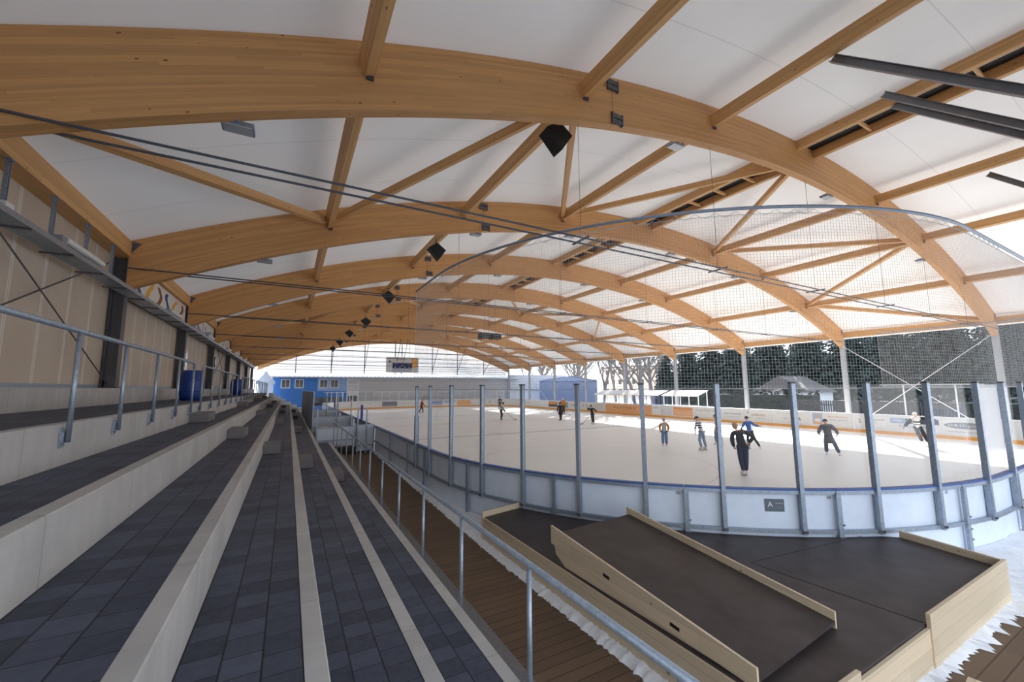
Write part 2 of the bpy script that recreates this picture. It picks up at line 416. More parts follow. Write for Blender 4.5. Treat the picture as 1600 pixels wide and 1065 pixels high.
# double ridge beams with rungs
src = None
for i in range(-1, 8):
    ys = AY[i]+AW if i >= 0 else -1.6; L = AY[i+1]-ys
    lab = f'double ridge beam with short rungs {bay_name(i)}'
    if i <= 0:
        o = thing('ridge_frame', lab, 'roof beam', (14.66, ys, 0), 'double ridge beams'); src = o
        for x in (14.12, 15.2):
            zc = ztop(x)-.15
            MB().bar((x,ys,zc), (x,ys+L,zc), .16, .30).build('beam', 'purlin', o)
        MB().box(14.78, 15.1, ys, ys+L, ztop(15)-.03, ztop(15)-.01).build('shade_strip', 'black', o)  # black strip painted in for the shaded side of the right beam
        k = int(L/1.15)
        for j in range(k):
            yy = ys+.6+j*1.15
            MB().bar((14.2,yy,ztop(14.7)-.2), (15.12,yy,ztop(14.7)-.2), .07, .09).build('rung', 'purlin', o)
    else: dup(src, (14.66, ys, 0), lab)
# eaves beams
for side, x, bw in (('left', -3.83, .34), ('right', 33.62, .2)):
    src = None
    for i in range(-1, 8):
        ys = AY[i]+.04 if i >= 0 else -1.6; L = AY[i+1]-.04-ys if i >= 0 else AY[0]-ys-.04
        L = AY[i+1]-ys-.0
        lab = ('timber eaves beam above the cream wall ' if side == 'left' else 'timber eaves beam on the open rink side ')+bay_name(i)
        if i <= 0:
            o = MB().bar((x,ys,6.38), (x,ys+L,6.38), bw, .40).build('eaves_beam', 'purlin', None, off=(x, ys, 0)); tag(o, lab, 'roof beam', f'{side} eaves beams'); src = o
        else:
            c = src.copy(); COL.objects.link(c); c.location = (x, ys, 0); c['label'] = lab
# diagonal braces (three bays)
for i, bn in ((0,'nearest'),(3,'middle'),(6,'far')):
    nodes0 = [-3.6, 5.18, 14.66, 24.4, 33.4]; nodes1 = [.69, 9.7, 19.85, 29.2]
    seq = []
    for k in range(4): seq += [(nodes0[k], nodes1[k]), (nodes0[k+1], nodes1[k])]
    for k, (xa, xb) in enumerate(seq):
        A = pline(xa, .42); B = pline(xb, .42); A.y = AY[i]+AW+.05; B.y = AY[i+1]-.03
        if k == 0: A.z -= .1
        o = MB().bar(A, B, .14, .2, radial((xa+xb)/2)).build('diagonal_brace', 'purlin', None, off=((A.x+B.x)/2, A.y, 0))
        tag(o, f'slanting timber roof brace, {ORD[k]} from the stand in the {bn} braced bay', 'roof brace', 'diagonal roof braces')
# tie rods
src = None
for i, y in enumerate(AY):
    lab = f'pair of thin steel tie rods strung below the {ARN[i]} arch'
    if i == 0:
        src = o = thing('tie_rod', lab, 'tie rod', (XC, y, 0), 'tie rods')
        for dy in (-.03, AW+.03):
            MB().tube([(XL+.0,y+dy,5.9),(XR-.1,y+dy,5.9)], .018, 6).build('rod', 'rod', o)
        for x in (5.18, 9.7, 14.66, 19.85, 24.4, 29.2):
            MB().bar((x,y-.16,5.9), (x,y+AW+.16,5.9), .05, .03).build('spacer', 'steel_dark', o)
            MB().tube([(x,y+AW/2,5.9),(x,y+AW/2,zbot(x)+.02)], .006, 4).build('hanger', 'rod', o)
    else: dup(src, (XC, y, 0), lab)
# columns
src = None
for i, y in enumerate(AY[:8]):
    lab = f'dark steel column on the left wall under the {ARN[i]} arch'
    if i == 0:
        mb = MB(); x = -3.83
        mb.box(x-.13, x-.11, y-.02, y+AW+.02, 2.9, 6.15); mb.box(x+.11, x+.13, y-.02, y+AW+.02, 2.9, 6.15); mb.box(x-.11, x+.11, y+AW/2-.01, y+AW/2+.01, 2.9, 6.15)
        src = o = thing('steel_column', lab, 'column', (x, y+AW/2, 2.9), 'dark steel wall columns')
        mb.build('shaft', 'steel_dark', o)
        MB().box(x-.14, x+.17, y-.06, y+AW+.06, 2.9, 2.93).box(x-.05, x+.14, y-.03, y+.0, 2.93, 3.2).build('base_plate', 'steel_dark', o)
    else: dup(src, (-3.83, y+AW/2, 2.9), lab)
src = None
for i, y in enumerate(AY):
    lab = f'pale galvanised column on the open rink side under the {ARN[i]} arch'
    if i == 0:
        mb = MB(); x = 33.56; yc = y+AW/2
        mb.box(x-.13, x-.11, yc-.12, yc+.12, 0, 6.15); mb.box(x+.11, x+.13, yc-.12, yc+.12, 0, 6.15); mb.box(x-.11, x+.11, yc-.01, yc+.01, 0, 6.15)
        src = o = thing('galvanised_column', lab, 'column', (x, yc, 0), 'pale columns on the rink side')
        mb.build('shaft', 'galv_light', o); MB().box(x-.18, x+.18, yc-.18, yc+.18, 0, .03).build('base_plate', 'galv_light', o)
    else: dup(src, (33.56, y+AW/2, 0), lab)
# steel gable struts, near end (cut by the frame) and far end
for k, (x, ytop) in enumerate(((9.95, 3.62), (13.3, 3.85), (14.1, 3.9), (20.2, 3.5))):
    zt = pline(x, .6).z if k in (0, 3) else ztop(x)-.3
    A = Vector((x, ytop, zt)); B = Vector((x, -1.4, zt-(ytop+1.4)*1.02))
    mb = MB(); up = (B-A).cross(Vector((1,0,0)))
    for s in (-1, 1): mb.bar(A+up.normalized()*s*.07, B+up.normalized()*s*.07, .14, .012, up)
    mb.bar(A, B, .012, .14, up)
    o = mb.build('gable_strut', 'strut', None, off=tuple(B))
    tag(o, ['grey steel strut running up to a purlin, topmost at the right edge','upper one of two close grey steel struts meeting the ridge beam','lower one of two close grey steel struts meeting the ridge beam','short grey steel strut lowest at the right edge'][k], 'steel strut', 'steel struts at the near gable')
GY = 63.3
for k, x in enumerate((.69, 5.18, 9.7, 14.2, 15.2, 20.1, 24.4, 29.2)):
    o = thing('gable_post', f'grey gable post with slanting strut, {ORD[k]} from the left at the far end', 'post', (x, GY-.1, 5.1), 'far gable posts')
    MB().box(x-.05, x+.05, GY-.16, GY-.06, 5.1, ztop(x)).build('post', 'rod', o)
    MB().bar((x,GY-.12,5.5), (x,GY-3.6,ztop(x)-.62), .06, .06).build('strut', 'rod', o)
# glazed far gable
mb = MB(); n = 40
for i in range(n):
    xa = XL+(XR-XL)*i/n; xb = XL+(XR-XL)*(i+1)/n
    mb.add([(xa,GY,5.05),(xb,GY,5.05),(xb,GY,ztop(xb)),(xa,GY,ztop(xa))], [(0,1,2,3)])
g = struct(mb.build('wall_back', 'polycarb'))
fg = MB()
for i in range(n):
    xa = XL+(XR-XL)*i/n; xb = XL+(XR-XL)*(i+1)/n
    fg.add([(xa,-1.9,4.6),(xb,-1.9,4.6),(xb,-1.9,ztop(xb)),(xa,-1.9,ztop(xa))], [(3,2,1,0)])
struct(fg.build('wall_front_unseen', 'siding'))  # unseen near gable wall, added to cut front light on the arches
mb = MB()
for z in (5.6,6.3,7.0,7.7,8.4,9.1,9.8,10.4):
    dx = math.sqrt(max(0, RT*RT-(z-ZT)**2)); mb.box(max(XL, XC-dx), min(XR, XC+dx), GY-.05, GY-.01, z-.02, z+.02)
mb.build('glazing_bar', 'rod', g)

# flood lights under the arches
def flood(x, y, z): 
    mb = MB(); mb.box(x-.2, x+.2, y-.13, y+.13, z+.03, z+.09); return mb
src = None; k = 0
FL = {0: (-.83, 8.6, 16.62, 24.9), 1: (-.82, 5.94, 10.4, 16.8, 22.1, 28.1)}
for i in range(8):
    for j, x in enumerate(FL.get(i, (-.82, 5.94, 10.4, 16.8, 22.1, 28.1))):
        y = AY[i]+AW+.13; z = zbot(x)-.07
        lab = f'small grey floodlight, {ORD[j]} from the stand under the {ARN[i]} arch'
        if src is None:
            src = o = thing('floodlight', lab, 'floodlight', (x, y, z), 'floodlights under the arches')
            flood(x, y, z).build('housing', 'galv', o)
            MB().box(x-.18, x+.18, y-.11, y+.11, z+.015, z+.03).build('lens', 'glass_grey', o)
            MB().box(x-.03, x+.03, y-.17, y-.1, z+.05, z+.14).box(x-.16, x-.12, y-.12, y+.05, z+.09, z+.12).build('bracket', 'galv', o)
        else: dup(src, (x, y, z), lab)
# loudspeakers
src = None
for i in range(7):
    x, y, z = ((4.95,6.95,8.42),(4.6,14.3,7.98),(4.23,20.9,7.53),(4.24,27.9,7.26),(4.06,34.9,7.33),(4.04,41.9,7.31),(4.04,48.9,7.31))[i]
    lab = f'black diamond-tilted loudspeaker hanging beside the {ARN[i]} arch'
    if src is None:
        mb = MB(); c = Vector((0, 0, 0)); h = .3
        pts = [(-.34,.05),(0,.3),(.34,.05),(.06,-.36)]
        src = o = thing('loudspeaker', lab, 'loudspeaker', (x, y, z), 'hanging loudspeakers')
        mb.prism([(x+a, y-.2, z+b) for a, b in pts], (.06, .42, .05)).build('cabinet', 'black', o)
        MB().bar((x, y, z+.2), (x, y, z+.5), .04, .04).build('bracket', 'steel_dark', o)
    else: dup(src, (x, y, z), lab)
# central hanging unit
o = thing('speaker_cluster', 'dark cluster of boxes hanging on wires above the middle of the rink', 'loudspeaker', (14.9, 31, 7.2))
for s in (-1, 1):
    mb = MB(); mb.prism([(14.9+s*.5-.42, 30.6, 6.95),(14.9+s*.5+.42, 30.6, 7.05),(14.9+s*.5+.4, 30.6, 7.5),(14.9+s*.5-.4, 30.6, 7.45)], (0, .9, .1)).build('cabinet', 'darkgrey', o)
    MB().tube([(14.9+s*.5, 31, 7.5), (14.9+s*.5, 31, ztop(15)-.3)], .012, 4).build('wire', 'rod', o)
MB().box(14.0, 15.8, 30.9, 31.1, 7.5, 7.56).build('frame', 'steel_dark', o)

# ------------------------------------------------------------------ left wall
mb = MB().box(-4.1, -4.0, -3, 55.4, 2.9, 6.2); struct(mb.build('wall_left', 'wallpanel'))
mb = MB().box(-4.1, -3.5, -3, 55.4, -.05, 2.9); struct(mb.build('baseboard_left', 'concrete'))
mb = MB().box(-3.99, -3.96, -3, 55.4, 2.9, 2.98); struct(mb.build('trim_1', 'galv'))
# cable tray, hung from the eaves
o = thing('cable_tray', 'perforated grey cable tray hung along the cream left wall', 'cable tray', (-3.56, 0, 5.2))
mb = MB(); 
mb.box(-3.42, -3.405, -3, 54, 5.2, 5.29); mb.box(-3.74, -3.725, -3, 54, 5.2, 5.29)
for k in range(7): mb.box(-3.725+k*.045, -3.698+k*.045, -3, 54, 5.2, 5.21)
mb.build('tray', 'galv', o)
for k in range(44):
    y = -1.0+k*1.33
    mb = MB(); mb.bar((-3.82, y, 5.185), (-3.40, y, 5.185), .04, .03); mb.build('cross_arm', 'steel_dark', o)
    if y > 12.6: continue
    mb = MB(); mb.box(-3.74, -3.73, y-.03, y+.03, 5.21, 6.18); mb.box(-3.73, -3.69, y-.03, y-.02, 5.21, 6.18); mb.box(-3.73, -3.69, y+.02, y+.03, 5.21, 6.18)
    for j in range(15): mb.box(-3.73, -3.726, y-.012, y+.012, 5.27+j*.06, 5.30+j*.06)
    mb.box(-3.76, -3.67, y-.06, y+.06, 6.165, 6.18)
    mb.build('hanger', 'galv', o)
src = None
for i in range(7):
    y = 9.4+PITCH*i
    lab = f'white strip lamp lying on the cable tray, {ORD[i]} along the wall'
    if src is None:
        src = o = thing('strip_lamp', lab, 'lamp', (-3.47, y, 5.215), 'strip lamps on the cable tray')
        MB().tube([(-3.45,y,5.39),(-3.45,y+1.55,5.39)], .062, 10).build('tube', 'tube_white', o)
        MB().box(-3.53, -3.41, y-.18, y-.02, 5.215, 5.41).build('ballast', 'galv', o)
    else: dup(src, (-3.47, y, 5.215), lab)
o = tag(MB().box(-3.54, -3.44, 7.75, 7.95, 5.21, 5.38).build('junction_box', 'white_metal', None, off=(-3.49, 7.85, 5.21)), 'small white junction box on the cable tray at the left edge', 'box')
# wind bracing rods
for bay, nm in ((0, 'nearest wall bay'), (3, 'wall bay farther along, behind the railing')):
    ya, yb = AY[bay]+AW, AY[bay+1]
    o = thing('wind_brace', f'crossed dark bracing rods in the {nm}', 'bracing', (-3.86, (ya+yb)/2, 2.95))
    MB().tube([(-3.86,ya+.05,3.05),(-3.86,yb-.05,6.1)], .014, 6).build('rod', 'steel_dark', o)
    MB().tube([(-3.83,yb-.05,3.0),(-3.83,ya+.05,6.1)], .014, 6).build('rod', 'steel_dark', o)
# painted panels above the tray
PC = ['mural_a','mural_b','mural_c']
M['mural_w'] = plain('white mural panel', srgb(226, 222, 216), .7, 0, .04)
for n_, c_ in (('mural_a', srgb(38,78,140)), ('mural_b', srgb(232,170,60)), ('mural_c', srgb(140,88,50))): M[n_] = plain(n_+' paint', c_, .7, 0, .05)
rr = random.Random(5)
for bay in range(1, 7):
    ya, yb = AY[bay]+AW+.1, AY[bay+1]-.08
    desc = {1: 'white wall panel painted with big blue, yellow and brown squiggles', 2: 'white wall panel covered in small dense blue squiggles', 3: 'white wall panel painted with orange and blue strokes', 4: 'narrow slice of painted wall panel with orange tones behind the fifth arch', 5: 'far painted wall panel seen as a sliver behind the sixth arch', 6: 'farthest painted wall panel at the end of the left wall'}[bay]
    o = thing('painted_panel', desc, 'mural panel', (-3.79, (ya+yb)/2, 5.21), 'painted panels above the cable tray')
    MB().box(-3.80, -3.77, ya, yb, 5.21, 6.17).build('panel', 'mural_w', o)
    cnt = 6 if bay == 1 else (26 if bay == 2 else 12)
    for col in range(3):
        for k in range(cnt):
            if k % 3 != col: continue
            mb = MB()
            yc = ya+.35+(yb-ya-.6)*(k+.5)/cnt; sc = 1.0 if cnt < 10 else .45; z0 = 5.25 if cnt < 10 else 5.2+.5*rr.random()
            pts = []
            for q in range(8):
                t = q/7; pts.append((yc+sc*(.22*math.sin(t*PI*2.2+k*1.7)+.06*rr.random()), z0+sc*.82*t))
            wd = .16*sc
            for q in range(7):
                (ya1, z1), (yb1, z2) = pts[q], pts[q+1]
                mb.add([(-3.767,ya1-wd,z1),(-3.767,ya1+wd,z1),(-3.767,yb1+wd,z2),(-3.767,yb1-wd,z2)], [(0,3,2,1)])
            mb.build('painted_stroke', PC[col] if bay != 2 else 'mural_a', o)
# door, barrels, cabinet on the upper walkway
dx = struct(MB().box(-4.0, -3.96, 21.5, 22.4, 2.9, 4.6).build('door_1', 'galv'))
MB().box(-3.965, -3.955, 21.6, 22.3, 3.7, 4.45).build('door_pane', 'glass_grey', dx); MB().box(-3.96, -3.92, 22.2, 22.26, 3.5, 3.6).build('door_handle', 'steel_dark', dx)
o = thing('wall_clock', 'dark round clock on the left wall behind the railing', 'clock', (-3.96, 29.5, 4.5))
MB().tube([(-3.99,29.5,4.5),(-3.9,29.5,4.5)], .28, 16).build('case', 'black', o); MB().tube([(-3.9,29.5,4.5),(-3.89,29.5,4.5)], .24, 16).build('face', 'white_metal', o)
for k, y in enumerate((15.9, 28.4)):
    o = thing('plastic_barrel', ['near blue plastic barrel on the upper walkway by the railing','far blue plastic barrel on the upper walkway, behind the second railing'][k], 'barrel', (-2.66, y, 2.535), 'blue barrels')
    MB().lathe([(.24,0),(.27,.03),(.30,.2),(.315,.45),(.30,.72),(.27,.88),(.25,.9)], (-2.66, y, 2.535), 24).build('body', 'blue_plastic', o, True)
    MB().lathe([(.23,.9),(.23,.92),(.05,.93)], (-2.66, y, 2.535), 24).build('lid', 'blue_plastic', o)
    for zz in (.28, .62): MB().lathe([(.300,zz-.02),(.322,zz),(.300,zz+.02)], (-2.66, y, 2.535), 24).build('rib', 'blue_plastic', o, True)
# ------------------------------------------------------------------ terraces
TE = [('lowest', 1.7184, .9947, .56, 19.5), ('second', .9947, .2693, .955, 46), ('third', .2693, -.4563, 1.35, 46), ('fourth', -.4563, -1.1777, 1.746, 46), ('fifth', -1.1777, -1.8785, 2.14, 46), ('top', -1.8785, -3.5, 2.535, 46)]
SW = .118; LOWZ = 0
for k, (nm, xr, xl, z, ye) in enumerate(TE):
    lab = {0: 'lowest paved terrace step, beside the front railing', 5: 'wide upper walkway terrace along the cream wall'}.get(k, f'long paved terrace step with pale concrete edge, {nm} from the bottom')
    o = thing('terrace_step', lab, 'terrace step', (xr-.3, 20, 0), 'paved terrace steps')
    e = MB(); zb = 0
    ya = -1.6
    c = .008
    e.prism([(xr-SW, ya, zb), (xr, ya, zb), (xr, ya, z-c), (xr-c, ya, z), (xr-SW, ya, z)], (0, ye-ya, 0)).build('concrete_edge', 'concrete', o)
    p = MB(); L = ye-ya
    p.add([(xl,ya,z-.004),(xr-SW,ya,z-.004),(xr-SW,ye,z-.004),(xl,ye,z-.004)], [(0,1,2,3)], [[(0,0),(xr-SW-xl,0),(xr-SW-xl,L),(0,L)]])
    p.box(xl, xr-SW, ya, ye, 0, z-.01)
    p.build('paving', 'pavers', o)
# sunlit end stair blocks beyond the stand
# half-step blocks
names = ['lowest','second','third','fourth','fifth']
src = None
for st, yb, nmst in ((0, 11.25, 'nearest aisle'), (1, 20.6, 'second aisle'), (2, 29.8, 'third aisle'), (3, 38.6, 'farthest aisle')):
    for k in range(5):
        nm, xr, xl, z, ye = TE[k]
        if k == 0 and st: continue
        lab = f'grey concrete half-step block on the {names[k]} terrace, {nmst}'
        x = xl+.005
        if src is None:
            src = tag(MB().prism([(x,yb,z),(x+.34,yb,z),(x+.34,yb,z+.19),(x+.33,yb,z+.2),(x,yb,z+.2)], (0,.95,0)).build('step_block', 'block', None, off=(x, yb, z)), lab, 'step block', 'half-step blocks in the aisles')
        else: dup(src, (x, yb, z), lab)
# ------------------------------------------------------------------ handrails
def handrail(label, x, ys, ztop_, zfoot, plate, rail_ext=(0, 0), ends=(True, True), group='galvanised handrails'):
    o = thing('handrail', label, 'handrail', (x, (ys[0]+ys[-1])/2, zfoot), group)
    ya, yb = ys[0]-rail_ext[0], ys[-1]+rail_ext[1]
    pts = [(x, ya, ztop_), (x, yb, ztop_)]
    r = .026
    if ends[1]: pts = pts[:-1]+[(x, yb-.08, ztop_), (x, yb-.025, ztop_-.022), (x, yb, ztop_-.08), (x, yb, ztop_-.12)]
    if ends[0]: pts = [(x, ya, ztop_-.12), (x, ya, ztop_-.08), (x, ya+.025, ztop_-.022), (x, ya+.08, ztop_)]+pts[1:]
    MB().tube(pts, r, 12).build('top_rail', 'galv', o, True)
    for y in ys:
        MB().tube([(x, y, zfoot), (x, y, ztop_-.015)], .021, 12).build('post', 'galv', o, True)
        if plate:
            mb = MB(); mb.box(x-.05, x-.038, y-.045, y+.045, zfoot-.05, zfoot+.13); mb.box(x-.038, x-.02, y-.03, y+.03, zfoot, zfoot+.1)
            for zz in (zfoot-.02, zfoot+.1): mb.tube([(x-.04, y, zz), (x-.02, y, zz)], .012, 6)
            mb.build('fixing_plate', 'galv', o)
    return o
XF = -1.8785+.052
handrail('upper handrail nearest the camera, in front of the cream wall', XF, [-.1,1.3,2.7,4.1,5.5,6.82,8.25,9.7,11.05], 3.43, 2.36, True, (.4, 0), (False, True))
handrail('second upper handrail, beyond the first gap', XF, [12.1,13.6,15.1,16.6,18.1,19.8], 3.42, 2.36, True, (0,0))
handrail('third upper handrail, farther along the stand', XF, [21.6,23.1,24.6,26.1,27.6,29.0], 3.42, 2.36, True)
handrail('fourth upper handrail near the far end of the stand', XF, [30.8,32.3,33.8,35.3,36.8,38.0], 3.42, 2.36, True)
handrail('farthest upper handrail at the end of the stand', XF, [39.8,41.3,42.8,44.3,45.8], 3.42, 2.36, True)
handrail('long front handrail running along the lowest terrace', 1.77, [.05+1.452*k for k in range(14)], 1.44, .2, False, (.6, 0), (False, True))
# ------------------------------------------------------------------ floor, walkway
struct(MB().box(-60, 120, -40, 160, -.3, -.06).build('floor', 'ground'))
def deck(x0, x1, y0, y1, name='walkway'):
    mb = MB(); mb.add([(x0,y0,-.012),(x1,y0,-.012),(x1,y1,-.012),(x0,y1,-.012)], [(0,1,2,3)], [[(x0,y0),(x1,y0),(x1,y1),(x0,y1)]])
    return mb
mb = deck(1.72, 3.9, -3, 20); mb.add(*[[(3.9,-3,-.012),(20,-3,-.012),(20,3.2,-.012),(3.9,3.2,-.012)], [(0,1,2,3)], [[(3.9,-3),(20,-3),(20,3.2),(3.9,3.2)]]])
dk = struct(mb.build('walkway_floor', 'decking'))
mb = MB().box(2.06, 2.25, -3, 19.6, -.01, .02); struct(mb.build('trim_2', 'block'))
# ------------------------------------------------------------------ rink outline
BX0, BX1, BY0, BY1, BR, BR2 = 3.6, 31.2, 2.5, 61.0, 8.4, 4.0
SEG = [('a',BX0+BR,BY0+BR,PI,BR*PI/2,BR),('l',BX0+BR,BY0,1,0,BX1-BX0-BR-BR2),('a',BX1-BR2,BY0+BR2,1.5*PI,BR2*PI/2,BR2),('l',BX1,BY0+BR2,0,1,BY1-BY0-BR-BR2),('a',BX1-BR,BY1-BR,0,BR*PI/2,BR),('l',BX1-BR,BY1,-1,0,BX1-BX0-2*BR),('a',BX0+BR,BY1-BR,.5*PI,BR*PI/2,BR),('l',BX0,BY1-BR,0,-1,BY1-BY0-2*BR)]
SLEN = [q[4] if q[0] == 'a' else q[5] for q in SEG]; PER = sum(SLEN)
def rink(s, off=0.0):
    s %= PER
    for q, L in zip(SEG, SLEN):
        if s <= L+1e-9: break
        s -= L
    if q[0] == 'a':
        t = q[3]+s/q[5]; n = (math.cos(t), math.sin(t)); return Vector((q[1]+(q[5]+off)*n[0], q[2]+(q[5]+off)*n[1], 0)), Vector((n[0], n[1], 0))
    n = (q[4], -q[3]); return Vector((q[1]+q[3]*s+off*n[0], q[2]+q[4]*s+off*n[1], 0)), Vector((n[0], n[1], 0))
def srange(s0, s1, step=.3):
    n = max(1, int(math.ceil((s1-s0)/step))); return [s0+(s1-s0)*i/n for i in range(n+1)]
def ribbon(mb, s0, s1, oa, ob, z0, z1, m=0, step=.3):
    # solid strip following the rink outline between offsets oa..ob and heights z0..z1
    ss = srange(s0, s1, step); V = []
    for s in ss:
        a, _ = rink(s, oa); b, _ = rink(s, ob)
        V += [(a.x,a.y,z0),(b.x,b.y,z0),(b.x,b.y,z1),(a.x,a.y,z1)]
    F = []
    for i in range(len(ss)-1):
        p = 4*i; q = p+4
        F += [(p+k, p+(k+1) % 4, q+(k+1) % 4, q+k) for k in range(4)]
    F += [(3,2,1,0), tuple(range(4*len(ss)-4, 4*len(ss)))]
    mb.add(V, F, None, m); return mb
# ice
mb = MB(); V = [rink(s, -.01)[0] for s in srange(0, PER-.4, .4)]
mb.add([(p.x,p.y,0) for p in V], [tuple(range(len(V)))])
ice = struct(mb.build('ice_surface', 'ice'))
M['lineblue'] = plain('line under ice', srgb(176, 184, 196), .4, 0, .04); M['linered'] = plain('red line under ice', srgb(222, 205, 203), .4, 0, .04)
mb = MB()
for y in (22.8, 40.5): mb.box(BX0+.05, BX1-.05, y, y+.3, .0005, .002)
mb.build('blue_line', 'lineblue', ice)
mb = MB(); mb.box(BX0+.05, BX1-.05, 31.6, 31.9, .0005, .002); mb.build('red_line', 'linered', ice)
mb = MB()
for cx, cy in ((10.2, 12.5), (24.6, 12.5), (17.4, 31.7), (10.2, 50.5), (24.6, 50.5)):
    n = 48; r0, r1 = 4.45, 4.5
    for i in range(n):
        a, b = 2*PI*i/n, 2*PI*(i+1)/n
        mb.add([(cx+r*math.cos(t), cy+r*math.sin(t), .0015) for t, r in ((a,r0),(b,r0),(b,r1),(a,r1))], [(0,3,2,1)])
mb.build('faceoff_circle', 'linered', ice)
# faint lettering frozen into the ice along the near boards
mb = MB()
for s in (2.4, 4.3, 5.6, 6.9, 8.2, 9.4, 10.6, 12.0):
    p, n = rink(s, -.75); t = Vector((-n.y, n.x, 0)); add_text(mb, 'E-Bau', .17, (p.x, p.y, .003), t, -n)
M['icetext'] = plain('faint lettering', srgb(186, 188, 192), .5, 0, .1)
mb.build('ice_lettering', 'icetext', ice)
# ------------------------------------------------------------------ near boards (seen from behind)
def back_board(label, s0, s1, legs, group, name='dasher_board'):
    p, n = rink((s0+s1)/2, .1)
    o = thing(name, label, 'rink board', (p.x, p.y, 0), group)
    e = .006
    ribbon(MB(), s0+e, s1-e, 0, .018, .50, 1.12).build('white_panel', 'hdpe_out', o)
    ribbon(MB(), s0+e, s1-e, 0, .022, .005, .50).build('kick_panel', 'hdpe_out', o)
    ribbon(MB(), s0+e, s1-e, -.02, .09, 1.15, 1.175).build('cap_rail', 'capblue', o)
    ribbon(MB(), s0+e, s1-e, .02, .085, 1.09, 1.15).build('top_rail', 'galv', o)
    ribbon(MB(), s0+e, s1-e, .02, .08, .47, .53).build('lower_rail', 'galv', o)
    for s in legs:
        a, n = rink(s, .085); t = Vector((-n.y, n.x, 0))
        mb = MB(); mb.bar((a.x,a.y,.0), (a.x,a.y,1.12), .075, .05, n)
        b = a+n*.05; mb.box(b.x-.07, b.x+.07, b.y-.07, b.y+.07, 0, .015)
        for z in (.25, .42, .62): 
            c = a+t*.045+n*.03; mb.box(c.x-.012, c.x+.012, c.y-.012, c.y+.012, z-.012, z+.012)
        mb.build('support_leg', 'galv', o)
    return o
bl = -1.0
legS = [-8.7,-5.25,-2.66,-.75,1.91,4.3,6.65,9.0,11.5,13.9,16.3]
near = []
for k in range(10):
    s0, s1 = legS[k]-.0, legS[k+1]
    where = {True: '', False: ', on the curve'}[s1 < 1]
    lab = f'white rink board back with galvanised frame, {ORD[k]} section from the team boxes{where}'
    if s1 > 12.6: lab = f'white rink board back beyond the right edge of the view, {ORD[k]} section'
    o = back_board(lab, s0, s1, [s0+.02], 'near rink boards seen from behind')
    near.append(o)
# plaque and numbers
s = 8.05; p, n = rink(s, .02); t = Vector((-n.y, n.x, 0))
M['plaque'] = plain('grey plaque', srgb(98, 108, 120), .5, 0, .05); M['ink'] = plain('dark print', srgb(30, 32, 38), .6, 0, .05); M['inkwhite'] = plain('white print', srgb(235, 238, 240), .6, 0, .02)
c = p+n*.004
pl = MB().bar(c+Vector((0,0,.80)), c+Vector((0,0,1.0)), .30, .006, n).build('plaque', 'plaque', near[6])
mb = MB(); b = c+n*.006
add_text(mb, 'A', .12, b+t*-.07+Vector((0,0,.91)), t, (0,0,1)); add_text(mb, '= = =', .05, b+t*.07+Vector((0,0,.93)), t, (0,0,1)); add_text(mb, '- - -', .04, b+t*.07+Vector((0,0,.87)), t, (0,0,1))
mb.build('lettering', 'inkwhite', pl)
for s in (4.2, 6.55, 8.92, 11.2):
    p, n = rink(s, .025); t = Vector((-n.y, n.x, 0)); mb = MB(); add_text(mb, '50' if s > 5 else '1', .07, p+Vector((0,0,1.03)), t, (0,0,1)); mb.build('board_number', 'ink', near[max(i for i in range(10) if legS[i] <= s)])
# straight part of the left boards beyond the team boxes
sL0 = PER-(52.5-10.9)
for k in range(6):
    sa = -23.6-3.0*k; back_board(f'distant left rink board back, {ORD[k]} section beyond the team boxes', sa-3.0, sa, [sa-.05], 'far left rink boards')
# ------------------------------------------------------------------ near glass posts and panes
pS = [-1.66,-.3,1.17,2.44,3.61,4.83,6.02,7.25,8.45,9.7,10.92,12.35,13.75,15.1]
src = None
for k, s in enumerate(pS):
    p, n = rink(s, .085); ang = math.atan2(n.y, n.x)
    lab = f'tall grey glazing post on the near boards, {ORD[k]} from the left' if k < 12 else f'glazing post near the right edge, {ORD[k-12]} beyond the frame'
    if src is None:
        mb = MB(); x, y = p.x, p.y
        mb.box(-.035, .035, -.032, .032, .46, 2.9); mb.box(-.05, -.035, -.04, .04, .46, 2.9)
        src = o = thing('glazing_post', lab, 'post', (x, y, .46), 'glazing posts on the near boards')
        WL[o.name] = Vector((0,0,.46)); mb.build('post', 'galv', o)
        mb = MB(); mb.box(.035, .05, -.035, .035, .49, .53); mb.tube([(.05,0,.51),(.065,0,.51)], .012, 6); mb.build('bolt', 'steel_dark', o)
        MB().box(-.055, .04, -.045, .045, 2.9, 2.93).build('post_cap', 'steel_dark', o)
        o.rotation_euler = (0,0,ang)
    else: dup(src, (p.x, p.y, .46), lab, ang)
for k in range(len(pS)-1):
    s0, s1 = pS[k]+.045, pS[k+1]-.045
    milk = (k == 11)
    o = ribbon(MB(), s0, s1, .02, .032, 1.18, 2.87, 0, .62).build('safety_glass', 'glass_reflection' if milk else 'glass', None, off=tuple(rink((s0+s1)/2, .025)[0]+Vector((0,0,1.18))))
    if milk: tag(o, 'clear pane with a painted white reflection on the near boards at the right edge', 'glass pane')
    else: tag(o, f'clear safety glass pane on the near boards, {ORD[k]} from the left', 'glass pane', 'near safety glass panes')
